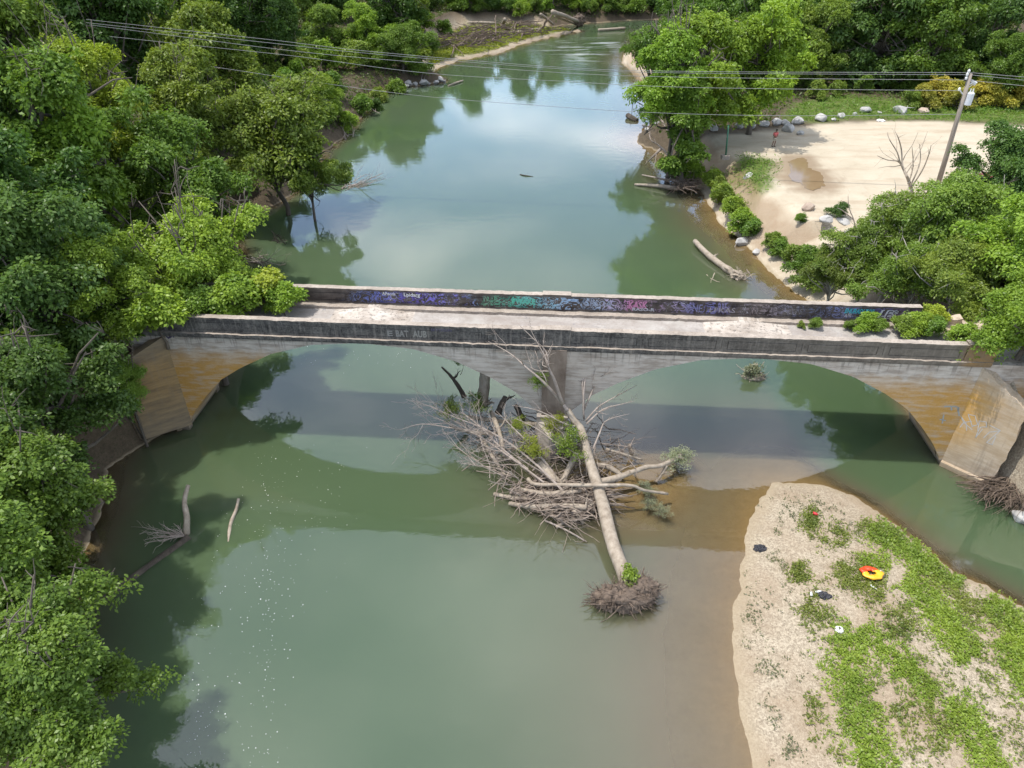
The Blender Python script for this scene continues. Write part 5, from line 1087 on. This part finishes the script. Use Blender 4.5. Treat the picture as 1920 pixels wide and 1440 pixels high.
# ------------------------------------------------------------------ puddle
ring = spline([pz(x, y, 3.5) for x, y in PUD + PUD[:1]], 5)[:-1]
ring = [p + Vector((nz(p.x, p.y, 1.2, 2) * .25, nz(p.x, p.y, 1.0, 6) * .3, 0)) for p in ring]
m, g = newmat('puddle_water'); princ(g, g.mix(g.noise(g.pos(), .8), (.20, .135, .075), (.26, .185, .11)), .06, None, IOR=1.36)
me = bpy.data.meshes.new('puddle'); me.from_pydata([(p.x, p.y, 3.53) for p in ring], [], [tuple(range(len(ring)))]); o = link('puddle', me, m); tag(o, kind='structure')

# ------------------------------------------------------------------ things left on the bar and lot
def gpt(px, py, z=.55):
    p = pz(px, py, z); p.z = H(p.x, p.y); p = pz(px, py, p.z); return p
m, g = newmat('ring_vinyl'); v = g.sep(g.obj()); c = g.mix(g.ramp(g.math('ADD', v[1], g.math('MULTIPLY', v[0], -.5)), [(.0, 0.0), (.06, 0.0), (.10, 1.0)]), (.85, .40, .02), (.75, .06, .015)); princ(g, c, .35, g.bump(g.noise(g.obj(), 9, 3), .5, .05)); M_ring = m
p = gpt(1632, 1080); ringo = tag(empty('swim_ring', p + Vector((0, 0, .14)), R(-14)), 'limp orange and red swim ring lying in green weeds on the gravel bar', 'swim ring')
def torus(a, b, wob, n=40, k=10):
    mb = MB(); vs = []
    for i in range(n):
        t = 2 * math.pi * i / n; w1 = 1 + wob * math.sin(3 * t + .7) + wob * .7 * math.sin(5 * t)
        for j in range(k):
            s = 2 * math.pi * j / k; rr = a * w1 + b * math.cos(s) * (1 + .15 * math.sin(7 * t)); vs.append((rr * math.cos(t) * 1.12, rr * math.sin(t) * .85, .07 + b * .45 * math.sin(s) * (1 + .3 * math.sin(4 * t + 1))))
    mb.add(vs, [(i * k + j, ((i + 1) % n) * k + j, ((i + 1) % n) * k + (j + 1) % k, i * k + (j + 1) % k) for i in range(n) for j in range(k)]); return mb
torus(.30, .15, .06).build('vinyl_ring', M_ring, ringo, True)
mb = MB(); mb.tube([Vector((.38, .14, .15)), Vector((.38, .14, .20))], [.025, .018], 8); mb.build('valve', M_white, ringo)
M_bag = simple('black_plastic', (.012, .012, .016), (.05, .05, .06), 9, .3, .8); M_bin = simple('white_plastic', (.66, .66, .68), (.8, .8, .8), 5, .4, .05); M_red = simple('red_plastic', (.45, .02, .03), (.55, .04, .04), 4, .4, .05)
def crumple(px, py, s, name, mat, label, cat, seed, fl=.5):
    p = gpt(px, py); bm = bmesh.new(); bmesh.ops.create_icosphere(bm, subdivisions=4, radius=1)
    for v in bm.verts:
        q = v.co.copy(); f = 1 + mnoise.noise(q * 2.2 + Vector((seed, 0, 0))) * .45 + mnoise.noise(q * 6 + Vector((0, seed, 0))) * .22; v.co = Vector((q.x * s * f, q.y * s * .7 * f, max(q.z * s * fl * f, -.03)))
    me = bpy.data.meshes.new(name); bm.to_mesh(me); bm.free(); o = link(name, me, mat); o.location = p + Vector((0, 0, .05)); return tag(o, label, cat)
crumple(1425, 1030, .30, 'trash_bag', M_bag, 'torn black plastic bag on the gravel at the bar edge', 'trash bag', 3); crumple(1546, 1118, .26, 'trash_bag', M_bag, 'crumpled black bag among weeds in the middle of the bar', 'trash bag', 8, .4)
p = gpt(1573, 1182); bowl = tag(empty('bowl', p), 'white upturned plastic bowl on the gravel bar', 'bowl')
mb = MB(); n = 20; prof = [(.19, .0), (.185, .03), (.16, .075), (.11, .105), (.06, .11)]; vs = [(r * math.cos(2 * math.pi * i / n), r * math.sin(2 * math.pi * i / n), z + .04) for r, z in prof for i in range(n)]
mb.add(vs, [(j * n + i, j * n + (i + 1) % n, (j + 1) * n + (i + 1) % n, (j + 1) * n + i) for j in range(4) for i in range(n)]); mb.build('shell', M_bin, bowl, True)
mb = MB(); mb.tube([Vector((.06 * math.cos(i * .6), .06 * math.sin(i * .6), .155)) for i in range(11)], .012, 5); mb.build('foot_ring', M_bin, bowl)
def lying(px, py, L, r, mat, name, label, ang, cat):
    p = gpt(px, py) + Vector((0, 0, r + .06)); d = Vector((math.cos(ang), math.sin(ang), 0)); mb = MB(); mb.tube([p - d * L / 2, p + d * L * .2, p + d * L * .36, p + d * L * .5], [r, r, r * .45, r * .4], 10); return tag(mb.build(name, mat, None, True), label, cat)
lying(1637, 1104, .30, .045, M_bin, 'plastic_bottle', 'white bottle lying below the swim ring', -.9, 'bottle'); lying(1520, 1116, .24, .05, M_bin, 'plastic_bottle', 'white bottle left of the crumpled bag, standing out on gravel', 1.3, 'bottle'); lying(1534, 1112, .30, .045, M_bin, 'plastic_bottle', 'white bottle touching the left side of the crumpled bag', .2, 'bottle')
lying(1528, 967, .26, .075, M_red, 'plastic_cup', 'red cup lying by a weed patch near the tip of the bar', -.6, 'cup')
crumple(1651, 227, .5, 'paper_litter', M_bin, 'scrap of white paper at the rear edge of the lot', 'litter', 5, .3)
# foam flecks drifting on the water
rg = np.random.default_rng(33); mb = MB()
for i in range(520):
    st_ = i % 9; t = rg.uniform(); px = 640 - 22 * st_ - 150 * t + 22 * math.sin(t * 7 + st_) + rg.normal(0, 9) * (1 + 4 * (rg.uniform() < .2)); py = 835 + 640 * t + rg.normal(0, 16)
    if i % 7 == 0: px, py = rg.uniform(560, 860), 668 + rg.normal(0, 14)
    p = pz(px, py, .012)
    if H(p.x, p.y) > -.1: continue
    r = abs(rg.normal(.0, .008)) + .006; n = 6; mb.add([(p.x + r * math.cos(k * 1.047) * rg.uniform(.7, 1.3), p.y + r * math.sin(k * 1.047) * rg.uniform(.7, 1.3), .012) for k in range(6)], [(0, 1, 2, 3, 4, 5)])
tag(mb.build('foam_flecks', M_bin), 'white foam flecks drifting down the green water', 'foam', kind='stuff')

# ------------------------------------------------------------------ red car under the trees
M_car = simple('red_paint', (.20, .016, .014), (.25, .025, .02), 2, .3, .02); M_glass, g = newmat('car_glass'); princ(g, (.015, .02, .025), .05); M_tyre = simple('tyre', (.015, .015, .015), (.03, .03, .03), 8, .8, .2); M_rim = simple('rim', (.35, .35, .36), (.5, .5, .5), 5, .35, .05)
cp = pz(1836, 356, 3.5); car = tag(empty('parked_car', cp, R(200)), 'dark red parked car mostly hidden by trees at the right edge of the lot', 'car')
def loft(secs, name, mat, smooth=False):
    mb = MB(); k = len(secs[0]); vs = [p for s in secs for p in s]; mb.add(vs, [(i * k + j, i * k + (j + 1) % k, (i + 1) * k + (j + 1) % k, (i + 1) * k + j) for i in range(len(secs) - 1) for j in range(k)] + [tuple(range(k))[::-1], tuple((len(secs) - 1) * k + j for j in range(k))]); return mb.build(name, mat, car, smooth)
def sec(x, w, z0, z1): return [(x, -w, z0), (x, w, z0), (x, w + .03, (z0 + z1) / 2), (x, w - .06, z1), (x, -w + .06, z1), (x, -w - .03, (z0 + z1) / 2)]
loft([sec(2.2, .72, .35, .62), sec(2.05, .82, .25, .78), sec(1.0, .88, .22, .92), sec(-1.2, .88, .22, .95), sec(-2.0, .84, .25, .92), sec(-2.15, .76, .4, .85)], 'body', M_car)
loft([sec(.95, .78, .9, .93), sec(.25, .66, .9, 1.36), sec(-.9, .66, .9, 1.40), sec(-1.75, .74, .9, .97)], 'window', M_glass); loft([sec(.2, .60, 1.365, 1.42), sec(-.35, .62, 1.37, 1.46), sec(-.95, .60, 1.40, 1.43)], 'roof', M_car)
for x in (1.35, -1.35):
    for y in (-.86, .86):
        mb = MB(); mb.tube([(x, y - .1, .33), (x, y + .1, .33)], [.33, .33], 18); wl = mb.build('wheel', M_tyre, car); mb = MB(); mb.tube([(x, y - .11, .33), (x, y + .11, .33)], [.19, .19], 12); mb.build('rim', M_rim, wl)
for y in (-.58, .58): mb = MB(); mb.tube([(2.08, y, .66), (2.2, y, .64)], [.12, .08], 8); mb.build('headlight', M_white, car)

# ------------------------------------------------------------------ the person in the shade
M_skin = simple('skin', (.16, .085, .055), (.20, .11, .07), 6, .6, .05); M_shirt = simple('red_shirt', (.46, .10, .10), (.55, .15, .14), 6, .9, .3); M_short = simple('khaki', (.34, .31, .25), (.42, .38, .31), 6, .9, .3); M_hair = simple('hair', (.012, .01, .01), (.02, .018, .015), 8, .8, .2)
pf = pz(1450, 275, 3.5); pf.z = H(pf.x, pf.y); person = tag(empty('person', pf, R(15)), 'person in red shirt and khaki shorts standing in tree shade on the lot, looking down', 'person')
def skinned(nodes, edges, name, mat, lv=2):
    me = bpy.data.meshes.new(name); me.from_pydata([n[:3] for n in nodes], edges, []); o = bpy.data.objects.new(name, me); COL.objects.link(o)
    md = o.modifiers.new('s', 'SKIN'); sv = me.skin_vertices[0].data
    for i, n in enumerate(nodes): sv[i].radius = (n[3], n[4] if len(n) > 4 else n[3])
    sv[0].use_root = True; o.modifiers.new('u', 'SUBSURF').levels = lv
    dg = bpy.context.evaluated_depsgraph_get(); m2 = bpy.data.meshes.new_from_object(o.evaluated_get(dg)); bpy.data.objects.remove(o)
    m2.polygons.foreach_set('use_smooth', [True] * len(m2.polygons)); m2.materials.clear(); return link(name, m2, mat, person)
SK = 1.07
def Nn(x, y, z, r, r2=None): return (x * SK, y * SK, z * SK, r * SK, (r2 or r) * SK)
body = [Nn(0, 0, .95, .14, .11), Nn(0, .01, 1.15, .13, .10), Nn(0, 0, 1.38, .15, .10), Nn(0, -.02, 1.49, .06), Nn(0, -.05, 1.60, .085, .10), Nn(0, -.07, 1.70, .075, .09),
        Nn(.10, 0, .88, .085), Nn(.11, -.03, .50, .06), Nn(.10, .03, .10, .042), Nn(.11, -.12, .04, .04), Nn(-.10, 0, .88, .085), Nn(-.12, -.02, .50, .06), Nn(-.14, .03, .10, .042), Nn(-.17, -.11, .04, .04),
        Nn(.20, 0, 1.42, .06), Nn(.27, .03, 1.16, .045), Nn(.14, -.20, 1.08, .035), Nn(.08, -.27, 1.10, .04, .02), Nn(-.20, 0, 1.42, .06), Nn(-.26, .03, 1.16, .045), Nn(-.12, -.20, 1.06, .035), Nn(-.06, -.27, 1.08, .04, .02)]
fing = [(17, (.03, -.06, .02)), (17, (.01, -.08, 0)), (17, (-.01, -.07, -.02)), (17, (-.02, -.06, -.035)), (17, (-.045, -.01, .03)), (21, (-.03, -.06, .02)), (21, (-.01, -.08, 0)), (21, (.01, -.07, -.02)), (21, (.02, -.06, -.035)), (21, (.045, -.01, .03))]
ed = [(0, 1), (1, 2), (2, 3), (3, 4), (4, 5), (0, 6), (6, 7), (7, 8), (8, 9), (0, 10), (10, 11), (11, 12), (12, 13), (2, 14), (14, 15), (15, 16), (16, 17), (2, 18), (18, 19), (19, 20), (20, 21)]
for i, dlt in fing: b0 = body[i]; body.append((b0[0] + dlt[0] * 1.05, b0[1] + dlt[1], b0[2] + dlt[2], .010, .010)); ed.append((i, len(body) - 1))
skinned(body, ed, 'body', M_skin)
skinned([Nn(0, .01, .98, .165, .13), Nn(0, .01, 1.18, .155, .125), Nn(0, 0, 1.38, .175, .125), Nn(0, -.01, 1.45, .09), Nn(.21, 0, 1.42, .085), Nn(.265, .03, 1.22, .07), Nn(-.21, 0, 1.42, .085), Nn(-.255, .03, 1.22, .07)], [(0, 1), (1, 2), (2, 3), (2, 4), (4, 5), (2, 6), (6, 7)], 'shirt', M_shirt)
skinned([Nn(0, 0, .92, .155, .125), Nn(.10, 0, .85, .105), Nn(.115, -.025, .56, .085), Nn(-.10, 0, .85, .105), Nn(-.122, -.015, .56, .085)], [(0, 1), (1, 2), (0, 3), (3, 4)], 'shorts', M_short)
for sx, y0 in ((.105, .03), (-.145, .03)): mb = MB(); mb.tube([Vector((sx, y0 + .05, .05)) * SK, Vector((sx * 1.05, -.03, .05)) * SK, Vector((sx * 1.12, -.15, .035)) * SK], [.05, .055, .04], 8); mb.build('shoe', M_hair, person, True)
mb = MB(); bm = bmesh.new(); bmesh.ops.create_icosphere(bm, subdivisions=3, radius=.108 * SK)
mb.add([(v.co.x, v.co.y * 1.1 - .045 * SK, v.co.z + 1.70 * SK) for v in bm.verts], [tuple(v.index for v in f.verts) for f in bm.faces if f.calc_center_median().z > -.02 or f.calc_center_median().y > .03]); bm.free(); mb.build('hair', M_hair, person, True)
